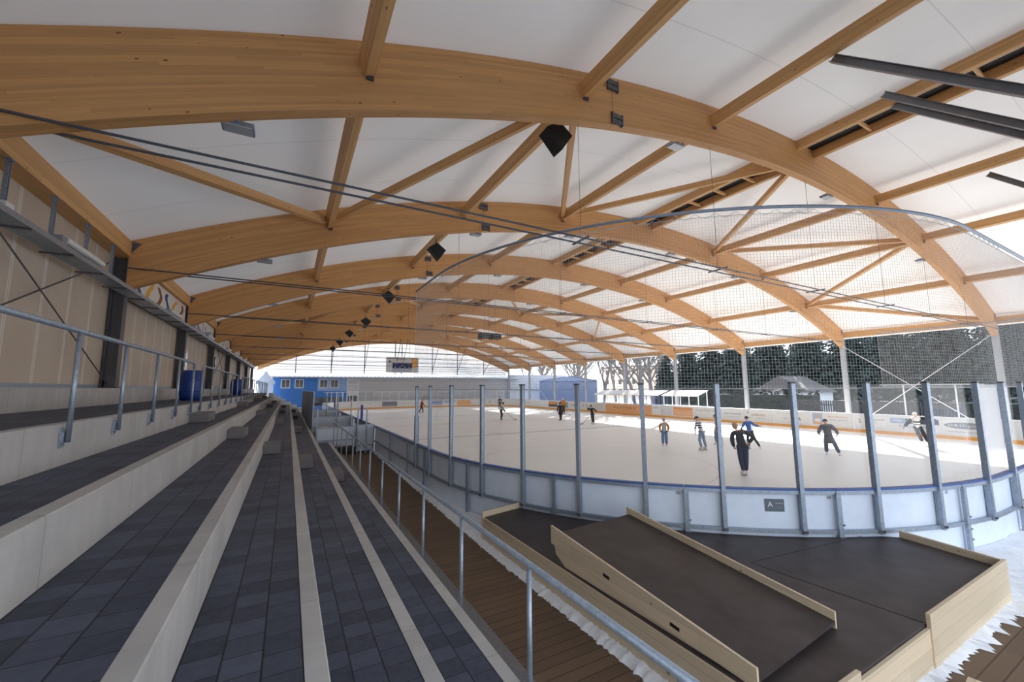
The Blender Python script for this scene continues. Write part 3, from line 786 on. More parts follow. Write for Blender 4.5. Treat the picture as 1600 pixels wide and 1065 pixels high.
# ------------------------------------------------------------------ safety net round the near end
net = thing('safety_net', 'pale mesh safety net hung from a curved pipe above the near rink boards', 'net', (BX0+BR, BY0, 2.8))
sA, sB = -2.1, 33.9+4.9; ZP, ZN = 6.05, 2.82
pts = [rink(s, .05)[0]+Vector((0,0,ZP)) for s in srange(sA, sB, .35)]
MB().tube(pts, .032, 8).build('support_pipe', 'galv', net, True)
mb = MB(); ss = srange(sA, sB, .055)
def strand(mb, P, w):
    V = []; F = []
    for p, n in P:
        t = Vector((-n.y, n.x, 0)); V += [p+n*w, p-n*w*.5+Vector((0,0,w*.87)), p-n*w*.5-Vector((0,0,w*.87))]
    for i in range(len(P)-1):
        a = 3*i; F += [(a, a+1, a+4, a+3), (a+1, a+2, a+5, a+4), (a+2, a, a+3, a+5)]
    mb.add(V, F)
wN = .0021
for s in ss:
    p, n = rink(s, .05); t = Vector((-n.y, n.x, 0)); V = []
    for z in (ZN, ZP-.12): V += [p+t*wN+Vector((0,0,z)), p-t*wN*.5+n*wN*.87+Vector((0,0,z)), p-t*wN*.5-n*wN*.87+Vector((0,0,z))]
    mb.add(V, [(0,1,4,3),(1,2,5,4),(2,0,3,5)])
hs = [rink(s, .05) for s in srange(sA, sB, .4)]
z = ZN
while z < ZP-.1:
    strand(mb, [(p+Vector((0,0,z)), n) for p, n in hs], wN); z += .055
mb.build('mesh', 'cord', net)
mb = MB()
for z, r in ((ZN, .006), (ZP-.12, .005)): mb.tube([p+Vector((0,0,z)) for p, n in hs], r, 5)
for s in (sA, sB): 
    p, n = rink(s, .05); mb.tube([p+Vector((0,0,ZN)), p+Vector((0,0,ZP))], .006, 5)
mb.build('border_cord', 'cord', net)
mb = MB(); k = 0; L = []
for s in srange(sA, 15.5, .0425):
    p, n = rink(s, .05); ph = (s-sA)/.34; L.append(p+Vector((0,0,ZP-.04-.1*abs(math.sin(ph*PI))))); 
mb.tube(L, .004, 4); mb.build('lacing_cord', 'cord', net)
# ------------------------------------------------------------------ far boards with adverts
def col(name, c): M[name] = plain(name, c, .5, 0, .03); return name
AD = {'ad_white': srgb(232,232,230), 'ad_orange': srgb(240,180,126), 'ad_grey': srgb(140,146,156), 'ad_dark': srgb(72,76,84), 'ad_green': srgb(150,158,150), 'ad_blue': srgb(196,208,228), 'ad_sky': srgb(166,182,210), 'ad_pale': srgb(214,216,218)}
for n_, c_ in AD.items(): col(n_, c_)
INK = {'ink_dark': srgb(90,92,98), 'ink_blue': srgb(70,100,165), 'ink_orange': srgb(225,150,80), 'ink_grey': srgb(140,142,146), 'ink_white': srgb(238,238,238), 'ink_brown': srgb(150,110,80)}
for n_, c_ in INK.items(): col(n_, c_)
# s0, s1, z0, z1, sheet, [(text, ink, height, du, z, width)]
ADS = [
 (34.75,36.45,.45,.98,'ad_white',[('H.R.Ungricht','ink_white',.2,0,.75,1.25),('Dachdecker Spenglerei','ink_grey',.09,0,.42,1.3)]),
 (36.55,38.65,.70,1.0,'ad_sky',[('Wüb','ink_white',.2,-.72,.85,None),('optik','ink_white',.2,.0,.85,None),('. . . . .','ink_white',.12,.7,.85,None),('Fokus  Schnitt','ink_grey',.14,.1,.55,1.5)]),
 (38.8,40.3,.4,1.0,'ad_white',[('S','ink_dark',.34,-.55,.72,None),('Malergeschäft','ink_grey',.13,.2,.85,.95),('Malerei','ink_grey',.12,.1,.65,None)]),
 (40.4,42.0,.35,1.05,'ad_white',[('Max Mobiliar','ink_orange',.19,-.05,.88,1.15),('Versicherung Vorsorge','ink_blue',.09,0,.68,1.0),('_________','ink_grey',.08,0,.55,1.0)]),
 (42.1,42.7,.35,1.08,'ad_sky',[]),
 (43.15,45.1,.35,1.05,'ad_white',[('Für alle die gerne auf dem Eis Ihre','ink_grey',.09,0,.95,1.7),('Zeit','ink_grey',.09,.5,.82,None),('com','ink_grey',.13,-.3,.6,None),('&','ink_dark',.34,.62,.62,None)]),
 (45.65,47.35,.35,1.05,'ad_white',[('*','ink_dark',.5,-.6,.8,None),('SARON','ink_brown',.24,.15,.72,1.0),('Sanitär Heizung Lüftung','ink_grey',.08,.1,.5,1.3)]),
 (47.45,49.3,.35,1.05,'ad_white',[('Carrosserie','ink_blue',.22,0,.75,1.4),('Spritzwerk','ink_grey',.08,0,.5,1.2)]),
 (49.65,51.85,.35,1.05,'ad_white',[('Garage Zürcher AG','ink_grey',.2,0,.88,1.9),('. . . . . . . .','ink_grey',.1,0,.68,1.0)]),
 (52.0,54.1,.28,1.05,'ad_orange',[('Reisen','ink_orange',.22,0,.85,1.5),('Garage Bar  Bistro','ink_white',.12,.1,.48,1.7)]),
 (54.2,55.55,.2,1.1,'ad_pale',[('S','ink_grey',.3,-.45,.65,None)]),
 (55.65,56.5,.3,1.1,'ad_white',[('KPZ','ink_dark',.2,0,.9,.6)]),
 (56.6,63.2,.22,1.1,'ad_orange',[('POITERY','ink_brown',.36,-.4,.72,3.3),('. . . .','ink_brown',.15,2.4,.65,1.1)]),
 (63.4,65.6,.5,1.05,'ad_white',[('Restaurant Eisbar','ink_brown',.16,0,.9,1.8),('mit Terrasse','ink_orange',.13,0,.65,1.5)]),
 (66.1,67.7,.35,1.05,'ad_white',[('C S','ink_blue',.4,0,.7,1.1)]),
 (68.5,69.8,.35,1.05,'ad_white',[('S-B','ink_dark',.42,0,.7,.9)]),
 (70.2,72.3,.35,1.05,'ad_green',[]),
 (72.5,74.6,.35,1.05,'ad_dark',[('Bau','ink_orange',.3,0,.75,1.2)]),
 (78.7,81.5,.4,1.0,'ad_white',[('Wohnen & Leben','ink_brown',.2,0,.75,2.4)]),
 (84.0,86.5,.4,1.0,'ad_white',[('Elektro Kälte Service','ink_grey',.2,0,.75,2.3)]),
 (87.2,88.6,.4,1.0,'ad_white',[('C','ink_dark',.4,0,.7,None)]),
 (91.0,93.25,.3,1.02,'ad_orange',[('Eis','ink_white',.25,-.4,.7,None)]),
 (93.4,95.4,.6,1.02,'ad_blue',[('Sportclub','ink_dark',.24,0,.85,1.7)]),
 (95.6,97.6,.35,1.02,'ad_sky',[('Energie','ink_blue',.24,0,.75,1.4)]),
 (98.2,102.4,.5,.9,'ad_white',[('Sport und Freizeit Center','ink_grey',.2,0,.7,3.4)]),
 (102.6,104.8,.3,1.02,'ad_grey',[('GASTHAUS','ink_dark',.34,0,.72,1.9),('. . . . . .','ink_white',.15,0,.42,1.7)]),
 (105.8,107.2,.45,.9,'ad_white',[('SPITZ','ink_dark',.2,0,.68,1.2)]),
 (108.0,111.0,.4,1.0,'ad_white',[('Holzbau Zimmerei','ink_grey',.18,0,.7,2.3)]),
]
FS = 34.735; fb = []
edges = []
s = 33.2
while s < 119.5: edges.append(s); s += 2.4
for k in range(len(edges)-1):
    s0, s1 = edges[k], edges[k+1]; p, n = rink((s0+s1)/2)
    side = 'on the rink side' if s1 < 80.8 else ('at the far end' if k < 30 else 'in the')
    lab = f'white rink board, orange kick strip, {side}, {ORD[k] if k < 30 else "far left corner, "+ORD[k-30]} from the right'
    o = thing('dasher_board', lab, 'rink board', (p.x, p.y, 0), 'far rink boards facing the ice')
    ribbon(MB(), s0+.004, s1-.004, 0, .02, .2, 1.14).build('white_panel', 'hdpe', o)
    ribbon(MB(), s0+.004, s1-.004, -.008, .02, .004, .2).build('kick_strip', 'orange', o)
    ribbon(MB(), s0+.004, s1-.004, -.03, .09, 1.14, 1.17).build('cap_rail', 'white_metal', o)
    fb.append(o)
for s0, s1, z0, z1, sheet, T in ADS:
    sm = (s0+s1)/2; o = fb[min(len(fb)-1, int((sm-edges[0])//2.4))]
    sh = ribbon(MB(), s0+.02, s1-.02, -.006, -.002, z0, z1).build('advert_sheet', sheet, o)
    for txt, ink, h, du, zc, wd in T:
        p, n = rink(sm-du, -.012); t = Vector((n.y, -n.x, 0))
        mb = MB(); add_text(mb, txt, h, (p.x, p.y, zc), t, (0,0,1), 0, wd)
        if mb.v: mb.build('lettering', ink, sh)
# oval, dark block and portrait details on adverts
def adshape(s, zc, rx, rz, m, o):
    p, n = rink(s, -.008); t = Vector((n.y, -n.x, 0)); mb = MB()
    mb.add([tuple(p+t*(rx*math.cos(2*PI*i/24))+Vector((0,0,zc+rz*math.sin(2*PI*i/24)))) for i in range(24)], [tuple(range(24))]); return mb.build('advert_shape', m, o)
adshape(35.6, .75, .8, .17, 'ad_grey', fb[1])
def adrect(s0, s1, z0, z1, m):
    o = fb[int(((s0+s1)/2-edges[0])//2.4)]; ribbon(MB(), s0, s1, -.009, -.004, z0, z1).build('advert_shape', m, o)
adrect(36.6, 37.95, .72, .98, 'ad_dark'); adrect(42.15, 42.65, .35, .5, 'ad_orange'); adrect(52.05, 54.0, .86, 1.03, 'ink_orange'); adrect(72.6, 74.5, .68, 1.0, 'ink_orange')
M['skin_ad'] = plain('printed portrait', srgb(205,170,150), .5, 0, .05); adshape(42.4, .86, .11, .15, 'skin_ad', fb[3]); adshape(42.4, .62, .2, .12, 'ad_white', fb[3])
# glass screens above the far boards: rink-side near end, then the whole far end
def screen(label, s0, s1, ztop_, npost, group, m='white_metal'):
    p, n = rink((s0+s1)/2, .06); o = thing('glass_screen', label, 'glass screen', (p.x, p.y, 1.17), group)
    for i in range(npost):
        q, n = rink(s0+(s1-s0)*i/npost, .06); MB().bar((q.x,q.y,1.172), (q.x,q.y,ztop_), .06, .05, n).build('post', m, o)
    ribbon(MB(), s0, s1, .04, .08, ztop_, ztop_+.05).build('top_rail', m, o)
    ribbon(MB(), s0, s1, .05, .06, 1.18, ztop_, 0, 1.0).build('pane', 'glass', o)
for k in range(2): screen(f'white framed safety glass on the rink-side boards, {["nearest the frame edge","up to the end of the net"][k]}', 34.75+2.1*k, 36.85+2.1*k, 2.9, 2, 'rink-side glass screens')
for k in range(14): screen(f'white framed safety glass at the far end, {ORD[k]} from the right', 82.0+2.4*k, 84.4+2.4*k, 2.42, 2, 'far end glass screens')
# ------------------------------------------------------------------ team boxes on the left straight
def partition(label, x0, x1, y, zb, zt, posts, glass_to=None):
    o = thing('box_partition', label, 'partition', ((x0+x1)/2, y, zb), 'team box partitions')
    MB().box(x0, x1, y, y+.02, zb+.08, zt-.05).build('white_panel', 'hdpe_out', o)
    mb = MB(); mb.box(x0, x1, y-.03, y+.05, zt-.05, zt); mb.box(x0, x1, y-.03, y+.03, zb+.3, zb+.35); mb.build('rail', 'galv', o)
    for x, zz in posts: MB().box(x-.03, x+.03, y-.05, y+.01, zb, zz).build('post', 'galv', o)
    if glass_to: MB().box(x0+.04, x1-.04, y, y+.012, zt, glass_to).build('glass', 'glass', o)
partition('white waist-high partition closing the near team box behind the front railing', 1.12, 2.72, 19.6, .3, 1.2, ((1.15, 2.0),(2.7, 1.3)))
partition('white gate partition between near team box and rink boards', 2.78, 3.52, 19.65, 0, 1.25, ((2.82, 2.0),(3.2, 2.0)))
partition('middle white partition across the team boxes', 1.2, 3.5, 26.6, .3, 1.25, ((1.25, 2.3),(2.6, 2.1),(3.4, 2.2)), 1.9)
partition('farthest white partition across the team boxes', 1.2, 3.5, 34.0, .3, 1.3, ((1.25, 2.4),(2.6, 2.4),(3.4, 2.4)), 2.2)
for k, (ya, yb) in enumerate(((19.9, 26.4), (26.7, 33.9))):
    o = back_board(f'white rink board in front of the {["near","far"][k]} team box', 10.9-yb, 10.9-ya, [10.9-ya-.1, (21.8-ya-yb)/2], 'team box boards')
for k, (y, z, h) in enumerate(((12.9, 1.18, 2.0), (23.9, 1.18, 1.95), (39.0, 1.18, 1.95))):
    o = thing('gate_post', f'blue padded gate post on the left boards, {["nearest, beside the end of the net","middle, at the team box","farthest, at the second team box"][k]}', 'post', (3.6, y, z), 'blue gate posts')
    MB().box(3.56, 3.68, y-.05, y+.05, z, h).build('pad', 'blue_steel', o); MB().box(3.585, 3.655, y-.025, y+.025, h, h+.03).build('cap', 'steel_dark', o)
fl_ = MB().box(1.14, 3.5, 19.7, 38.5, .02, .3); struct(fl_.build('team_box_floor', 'rubber'))
o = thing('screen_wall', 'tall grey screen wall behind the team boxes beside the stand', 'screen wall', (1.1, 30, .3))
for k in range(9):
    y = 21.7+2.0*k; MB().box(1.07, 1.09, y+.03, y+1.97, .35, 2.72).build('panel', 'ad_grey', o); MB().box(1.05, 1.11, y-.03, y+.03, .3, 2.75).build('post', 'galv', o)
o = thing('player_bench', 'wooden plank bench inside the near team box', 'bench', (1.9, 23, .3))
MB().bar((1.7,20.6,.72), (1.9,25.9,.72), .32, .05).build('seat', 'plywood', o)
for y in (21.2, 25.2): MB().box(1.6, 1.95, y-.04, y+.04, .3, .7).build('leg', 'plywood', o)
# ------------------------------------------------------------------ wooden platform and loose ramp
ZD = .43; PXL, PYF = 3.38, 1.86
pf = thing('wooden_platform', 'low platform with dark boards and pale wooden edging against the curved near boards', 'platform', (5.6, 4, 0))
E0, E1 = None, None
cs = [s for s in srange(.8, 10.2, .25)]
edge = [rink(s, .09)[0] for s in cs]
edge = [p for p in edge if p.y < 7.62 and p.x < 8.75]
poly = [(PXL, 7.28)]+[(p.x, p.y) for p in edge]+[(8.75, 2.98), (8.5, PYF), (PXL, PYF)]
poly = [poly[0]]+[q for q in poly[1:]]
MB().prism([(x, y, ZD-.03) for x, y in poly], (0,0,.03)).build('deck', 'rubber', pf)
mb = MB(); mb.bar((PXL-.014, 1.7, .20), (PXL-.014, 7.3, .20), .028, .44); mb.build('side_board', 'plywood', pf)
a = Vector((PXL-.05, 7.25, ZD+.03)); b = Vector((edge[0].x, edge[0].y, ZD+.03)); MB().bar(a, b, .03, .14).bar(a+Vector((0,.02,-.25)), b+Vector((0,.02,-.25)), .026, .36).build('edge_board', 'plywood', pf)
MB().bar((8.78, 2.98, ZD-.02), (8.5, PYF-.02, ZD-.02), .04, .24).bar((8.77,2.9,.16),(8.5,PYF,.16), .03, .3).build('edge_board', 'plywood', pf)
MB().bar((5.83, PYF-.03, .27), (8.52, PYF-.03, .27), .035, .54).build('front_board', 'plywood', pf)
MB().bar((4.3, PYF-.02, .20), (5.86, PYF-.02, .20), .03, .40).build('front_board', 'plywood', pf)
MB().bar((3.2, PYF-.03, .24), (4.3, PYF-.03, .24), .035, .5).build('front_board', 'plywood', pf)
mb = MB(); mb.bar((5.85, 1.87, ZD+.001), (5.74, 3.6, ZD+.001), .012, .004); mb.bar((5.74, 3.6, ZD+.001), (8.3, 3.3, ZD+.001), .006, .003); mb.build('deck_joint', 'black', pf)
# ramp
rp = thing('loose_ramp', 'loose sloping ramp with dark top and wooden side boards lying on the platform', 'ramp', (4.2, 3.5, ZD))
FL_, FR_ = Vector((3.45, 2.16, ZD+.075)), Vector((4.94, 2.26, ZD+.075))
BL_, BR_ = Vector((3.42, 4.98, ZD+.37)), Vector((4.97, 5.1, ZD+.37))
MB().prism([FL_, FR_, BR_, BL_], (0,0,-.03)).build('top_board', 'rubber', rp)
nrm = (FR_-FL_).normalized()
def rampside(A, B, w):
    # side board follows the slope; tapered support wedge below it
    h0, h1 = .085, .09
    p = [A+Vector((0,0,-.075)), A+Vector((0,0,h0)), B+(B-A).normalized()*.06+Vector((0,0,h1)), B+(B-A).normalized()*.06+Vector((0,0,-.15)), A.lerp(B,.45)+Vector((0,0,-.15))]
    return MB().prism(p, nrm*w)
rampside(FL_, BL_, -.028).build('side_board', 'plywood', rp); rampside(FR_, BR_, .028).build('side_board', 'plywood', rp)
for A, B, w in ((FL_, BL_, -.012), (FR_, BR_, .012)):
    p = [A.lerp(B, .1)+Vector((0,0,-.1)), B+Vector((0,0,-.15)), B+Vector((0,-.03,-.26)), Vector((B.x, B.y-.25, ZD+.004)), Vector((A.lerp(B,.1).x, A.lerp(B,.1).y, ZD+.004))]
    MB().prism(p, nrm*w).build('support_wedge', 'plywood', rp)
for t_ in (.28, .62):
    c = FL_.lerp(BL_, t_); d = (BL_-FL_).normalized(); c = c+Vector((0,0,-.055))-nrm*.0285
    MB().bar(c-d*.055, c+d*.055, .004, .035).build('grip_hole', 'black', rp)
o = tag(MB().bar((5.05, 1.42, .06), (5.8, 1.5, .06), .16, .1).build('wooden_beam', 'plywood', None, off=(5.4, 1.45, 0)), 'short pale timber lying on the walkway in front of the platform', 'timber')
# ------------------------------------------------------------------ snow along the boards
rs = random.Random(3)
mb = MB(); L = []
y = 1.4
while y < 19.4:
    bx = 3.21 if y < 7 else 3.21+(y-7)*.024; L.append((bx+rs.uniform(-.012,.012)-(.025 if rs.random() < .2 else 0), y)); y += .03
top = [(x+.06, y, .035+rs.uniform(-.01,.015)) for x, y in L]; inn = []
for x, y in L:
    inn.append((max(x+.1, 3.52 if y > 10.9 else min(3.98, 3.52+(10.9-y)*.2)), y, .03))
V = [(x,y,-.008) for x, y in L]+top+inn; n = len(L); F = []
for i in range(n-1): F += [(i, n+i, n+i+1, i+1), (n+i, 2*n+i, 2*n+i+1, n+i+1)]
mb.add(V, F)
# front field with spiky melting edge, and the ring behind the curved boards
L = []; x = 3.9
while x < 16:
    base = 1.76+max(0, (x-8.6))*.14; sp = rs.choice((0,.02,.03,.05,.1))*(.5+rs.random()); L.append((x, base-sp)); x += .035
n = len(L); V = [(a,b,-.008) for a, b in L]+[(a,b+.07,.03+rs.uniform(0,.02)) for a, b in L]+[(a, max(b+.5, 3.4), .03) for a, b in L]
F = []
for i in range(n-1): F += [(i, i+1, n+i+1, n+i), (n+i, n+i+1, 2*n+i+1, 2*n+i)]
mb.add(V, F)
V = []; ss = srange(-1.0, 13.5, .2)
for s in ss:
    for off, z in ((.03,.05),(.35,.03),(1.6,.03)):
        p, _ = rink(s, off); V.append((max(p.x, 3.32 if p.y > 7 else 3.25), p.y, z+rs.uniform(-.01,.012)))
F = []
for i in range(len(ss)-1):
    a = 3*i; F += [(a,a+1,a+4,a+3),(a+1,a+2,a+5,a+4)]
mb.add(V, F)
o = mb.build('scraped_snow', 'snow', None, smooth=True); tag(o, 'scraped snow and ice shavings on the floor along the near boards', 'snow'); o['kind'] = 'stuff'
# white snow spill: low kerb of the left boards
# ------------------------------------------------------------------ club building at the far end
WY = 62.75
M['bluewall_veiled'] = plain('blue plaster with painted veil', srgb(150, 178, 222), .8, 0, .06, 2)  # same blue wall, paled to imitate the veil of glass before it
o = thing('club_building', 'long low building, blue and grey walls, white seamed roof, behind the far end', 'building', (20, WY, 0))
MB().box(-2.0, 3.5, WY, WY+.3, -.1, 4.6).build('blue_wall', 'bluewall', o); MB().box(3.5, 7.3, WY, WY+.3, 2.6, 4.6).build('glass_veiled_wall', 'bluewall_veiled', o); MB().box(3.5, 7.3, WY, WY+.3, -.1, 2.6).build('blue_wall', 'bluewall', o); MB().box(7.3, 8.6, WY, WY+.3, -.1, 4.6).build('grey_wall', 'siding', o)
MB().box(8.6, 34.0, WY, WY+.3, -.1, 4.6).build('grey_wall', 'siding', o)
MB().box(34.0, 46.0, WY-.2, WY+.3, 2.6, 5.2).build('white_wall', 'siding', o)
MB().box(34.0, 46.0, WY+.1, WY+.3, -.1, 2.6).build('glazed_wall', 'ad_pale', o)
mb = MB(); mb.prism([(-2.4, WY-.35, 4.48), (-2.4, WY-.35, 4.56), (-2.4, 64.6, 5.2), (-2.4, 64.6, 5.1)], (38.0, 0, 0)); rf = mb.build('roof', 'white_metal', o)
mb = MB()
for k in range(64): mb.bar((-2.3+k*.59, WY-.35, 4.58), (-2.3+k*.59, 64.5, 5.2), .04, .05)
mb.build('roof_seam', 'galv_light', rf)
MB().box(-2.4, 35.6, WY-.45, WY-.33, 4.4, 4.5).build('gutter', 'galv', o)
for k, x in enumerate((-.95, .68, 3.73, 5.11)):
    w = MB().box(x, x+1.1, WY-.05, WY+.02, 3.0, 4.22).build('window', 'white_metal', o)
    for q in (0, 1): MB().box(x+.1+q*.48, x+.52+q*.48, WY-.06, WY-.045, 3.1, 4.12).build('pane', 'winglass', w)
w = MB().box(7.35, 9.0, WY-.05, WY+.02, 2.75, 4.3).build('stair_window', 'white_metal', o)
for q in (0, 1): MB().box(7.45, 8.9, WY-.06, WY-.045, 2.85+q*.72, 3.48+q*.72).build('pane', 'glass_grey', w)
w = MB().box(7.35, 9.0, WY-.05, WY+.02, 0, 2.6).build('double_door', 'white_metal', o)
for q in (0, 1): MB().box(7.5+q*.75, 8.1+q*.75, WY-.06, WY-.045, .5, 1.9).build('pane', 'winglass', w)
MB().box(3.0, 6.8, WY-.06, WY+.02, .6, 1.7).build('window', 'winglass', o)
# pavilion tent
o = thing('pavilion_tent', 'white pavilion tent with a pointed roof at the far end of the stand', 'tent', (-2.6, 60, 0))
mb = MB(); V = [(-3.6,59,3.8),(-1.6,59,3.8),(-1.6,61,3.8),(-3.6,61,3.8)]; prof = [(1.0,3.8),(.62,4.25),(.3,4.7),(.06,5.15)]
for k in range(3):
    r0, z0 = prof[k]; r1, z1 = prof[k+1]
    A = [(-2.6+a*r0*1.05, 60+b*r0*1.05, z0) for a, b in ((-1,-1),(1,-1),(1,1),(-1,1))]; B = [(-2.6+a*r1*1.05, 60+b*r1*1.05, z1) for a, b in ((-1,-1),(1,-1),(1,1),(-1,1))]
    mb.add(A+B, [(i, (i+1) % 4, 4+(i+1) % 4, 4+i) for i in range(4)])
mb.build('roof', 'tent', o)
MB().box(-3.6, -1.6, 59, 61, 3.5, 3.8).build('valance', 'tent', o); MB().box(-3.3, -1.75, 59.2, 60.8, -.06, 3.5).build('side_wall', 'tent', o)
o = thing('concrete_stairs', 'sunlit white stair blocks at the far end of the stand', 'stairs', (0, 47, 0))
for k in range(7): MB().box(-1.7+k*.5, -1.7+(k+1)*.5, 46.1, 47.6, -.06, 2.5-k*.3).build('stair_block', 'snow', o)
# scoreboard
SY = 62.0
o = thing('scoreboard', 'scoreboard with dark blue panel and orange side sign in front of the glazed gable', 'scoreboard', (15, SY, 5.3))
MB().box(12.6, 17.5, SY+.05, SY+.1, 5.3, 7.6).build('back_panel', 'ad_pale', o)
M['navy'] = plain('navy display', srgb(24, 36, 100), .4, 0, .05)
b = MB().box(13.56, 16.45, SY-.05, SY+.05, 5.95, 6.7).build('display', 'navy', o)
MB().box(13.56, 16.45, SY-.05, SY+.05, 5.3, 5.92).build('lower_panel', 'lineblue', o)
mb = MB()
for x, z, tx in ((14.0,6.58,'HEIM'),(16.0,6.58,'GAST'),(15.0,6.36,'00:00'),(13.95,6.1,'888'),(14.65,6.1,'888'),(15.35,6.1,'888'),(16.05,6.1,'888')): add_text(mb, tx, .17, (x, SY-.056, z), (1,0,0), (0,0,1))
mb.build('lettering', 'inkwhite', b)
s_ = MB().box(16.5, 17.35, SY-.02, SY+.04, 6.1, 7.55).build('side_sign', 'orange', o)
mb = MB(); add_text(mb, 'EIS', .28, (16.92, SY-.026, 7.3), (1,0,0), (0,0,1)); add_text(mb, 'bar', .28, (16.92, SY-.026, 6.5), (1,0,0), (0,0,1)); mb.build('lettering', 'inkwhite', s_)
mb = MB(); mb.prism([(12.9, SY+.045, 7.1), (13.5, SY+.045, 6.95), (13.2, SY+.045, 6.92), (13.05, SY+.045, 6.8), (12.95, SY+.045, 6.95)], (0,-.01,0)); mb.build('bird_emblem', 'navy', o)
mb = MB(); add_text(mb, 'Sportzentrum', .3, (14.8, SY+.04, 7.35), (1,0,0), (0,0,1)); add_text(mb, '1:1', .3, (12.95, SY+.04, 5.65), (1,0,0), (0,0,1)); mb.build('lettering', 'ink_grey', o)
for x in (13.9, 16.1): MB().bar((x, SY+.08, 7.6), (x, SY+.08, ztop(x)-.5), .05, .05).build('hanger', 'rod', o)
# blue hall on the right
o = thing('blue_hall', 'pale blue metal hall with a low pitched roof beyond the rink-side columns', 'building', (44, 52, 0))
MB().prism([(38.5,44.9,-.06),(50,58.2,-.06),(50,60,-.06),(38.5,60,-.06)], (0,0,4.06)).build('wall', 'shutter', o)
MB().add([(38.3,44.7,3.85),(38.3,50.5,4.7),(38.3,60.3,4.1),(50,58.2,4.0),(50,59.3,4.4),(50,60.4,4.1)], [(0,1,4,3),(1,2,5,4),(0,3,4,1),(1,4,5,2)]).prism([(38.4,44.9,3.8),(38.4,50.5,4.62),(38.4,60,4.0)], (.1,0,0)).build('roof', 'paleblue', o)
# glass shelters (team dugouts) beyond the rink-side boards
def shelter(label, y0, y1, frame, x0=32.0, x1=33.2):
    o = thing('glass_shelter', label, 'shelter', ((x0+x1)/2, (y0+y1)/2, 0), 'glass shelters behind the rink-side boards')
    mb = MB(); n = max(2, int((y1-y0)/1.5))
    for i in range(n+1):
        y = y0+(y1-y0)*i/n; mb.box(x0-.03, x0+.03, y-.03, y+.03, 0, 2.05); mb.box(x1-.03, x1+.03, y-.03, y+.03, 0, 2.5)
    mb.box(x0-.03, x0+.03, y0, y1, 2.0, 2.06); mb.box(x1-.03, x1+.03, y0, y1, 2.44, 2.5); mb.box(x0-.03, x0+.03, y0, y1, 1.15, 1.2)
    mb.build('frame', frame, o)
    r_ = MB().prism([(x0-.25,y0-.1,2.03),(x1+.1,y0-.1,2.52),(x1+.1,y0-.1,2.55),(x0-.25,y0-.1,2.07)], (0,y1-y0+.2,0)).build('roof', 'white_metal', o)
    MB().box(x1-.01, x1+.01, y0, y1, .1, 2.44).build('back_pane', 'glass', o); MB().box(x0, x1, y0-.01, y0+.01, .1, 2.05).build('side_pane', 'glass', o)
    MB().box(x1-.5, x1-.1, y0+.2, y1-.2, .4, .46).build('bench', 'plywood', o)
shelter('long glass shelter with white roof near the blue hall, behind the boards', 31.8, 37.6, 'white_metal')
shelter('short glass shelter with blue frame, middle of the three behind the boards', 28.2, 31.4, 'blue_steel')
shelter('clear glass shelter with three white roof panels, rightmost of the three', 23.8, 27.6, 'white_metal')
# cross bracing on the open side
o = thing('wind_brace', 'white crossed bracing wires between the two nearest rink-side columns', 'bracing', (33.5, 9.8, 1))
MB().tube([(33.36,AY[0]+.2,5.6),(33.36,AY[1],0.02)], .02, 6).build('wire', 'white_metal', o); MB().tube([(33.33,AY[1],5.6),(33.33,AY[0]+.2,0.02)], .02, 6).build('wire', 'white_metal', o)
o = thing('wind_brace', 'white bracing wire slanting down beside the far rink-side column and blue hall', 'bracing', (33.5, 52, 1)); MB().tube([(33.28,AY[7],5.0),(33.28,AY[6]+.2,0.02)], .02, 6).build('wire', 'white_metal', o)
# hedge, fence, houses
def hedge(label, x0, x1, y0, y1, h, seed):
    r = random.Random(seed); mb = MB(); n = int(max(x1-x0, y1-y0)*40)
    for k in range(n):
        c = Vector((r.uniform(x0,x1), r.uniform(y0,y1), h*r.random()**.8)); d = Vector((r.uniform(-1,1), r.uniform(-1,1), r.uniform(-1,1))).normalized()*r.uniform(.15,.4); e = Vector((r.uniform(-1,1), r.uniform(-1,1), r.uniform(-1,1))).normalized()*.22
        mb.add([c-d, c+e, c+d, c-e], [(0,1,2,3)])
    mb.box(x0+.3, x1-.3, y0+.1, y1-.1, -.06, h*.8)
    return tag(mb.build('hedge', 'hedge', None, off=((x0+x1)/2, (y0+y1)/2, 0)), label, 'hedge')
hedge('dark low hedge behind the rink-side boards, right half', 40, 42, 4, 17, 2.1, 1)
hedge('dark hedge behind the glass shelters, left of the first hedge', 41, 43, 19, 29, 2.6, 2)
o = thing('slatted_fence', 'dark grey slatted fence behind the rink-side boards', 'fence', (39, 14, 0))
mb = MB()
for k in range(70): mb.box(39, 39.04, 9+k*.16, 9.1+k*.16, 0, 1.7)
mb.build('slats', 'darkgrey', o); MB().box(38.95, 39.0, 9, 20.2, .3, .4).box(38.95, 39.0, 9, 20.2, 1.3, 1.4).build('rail', 'darkgrey', o)
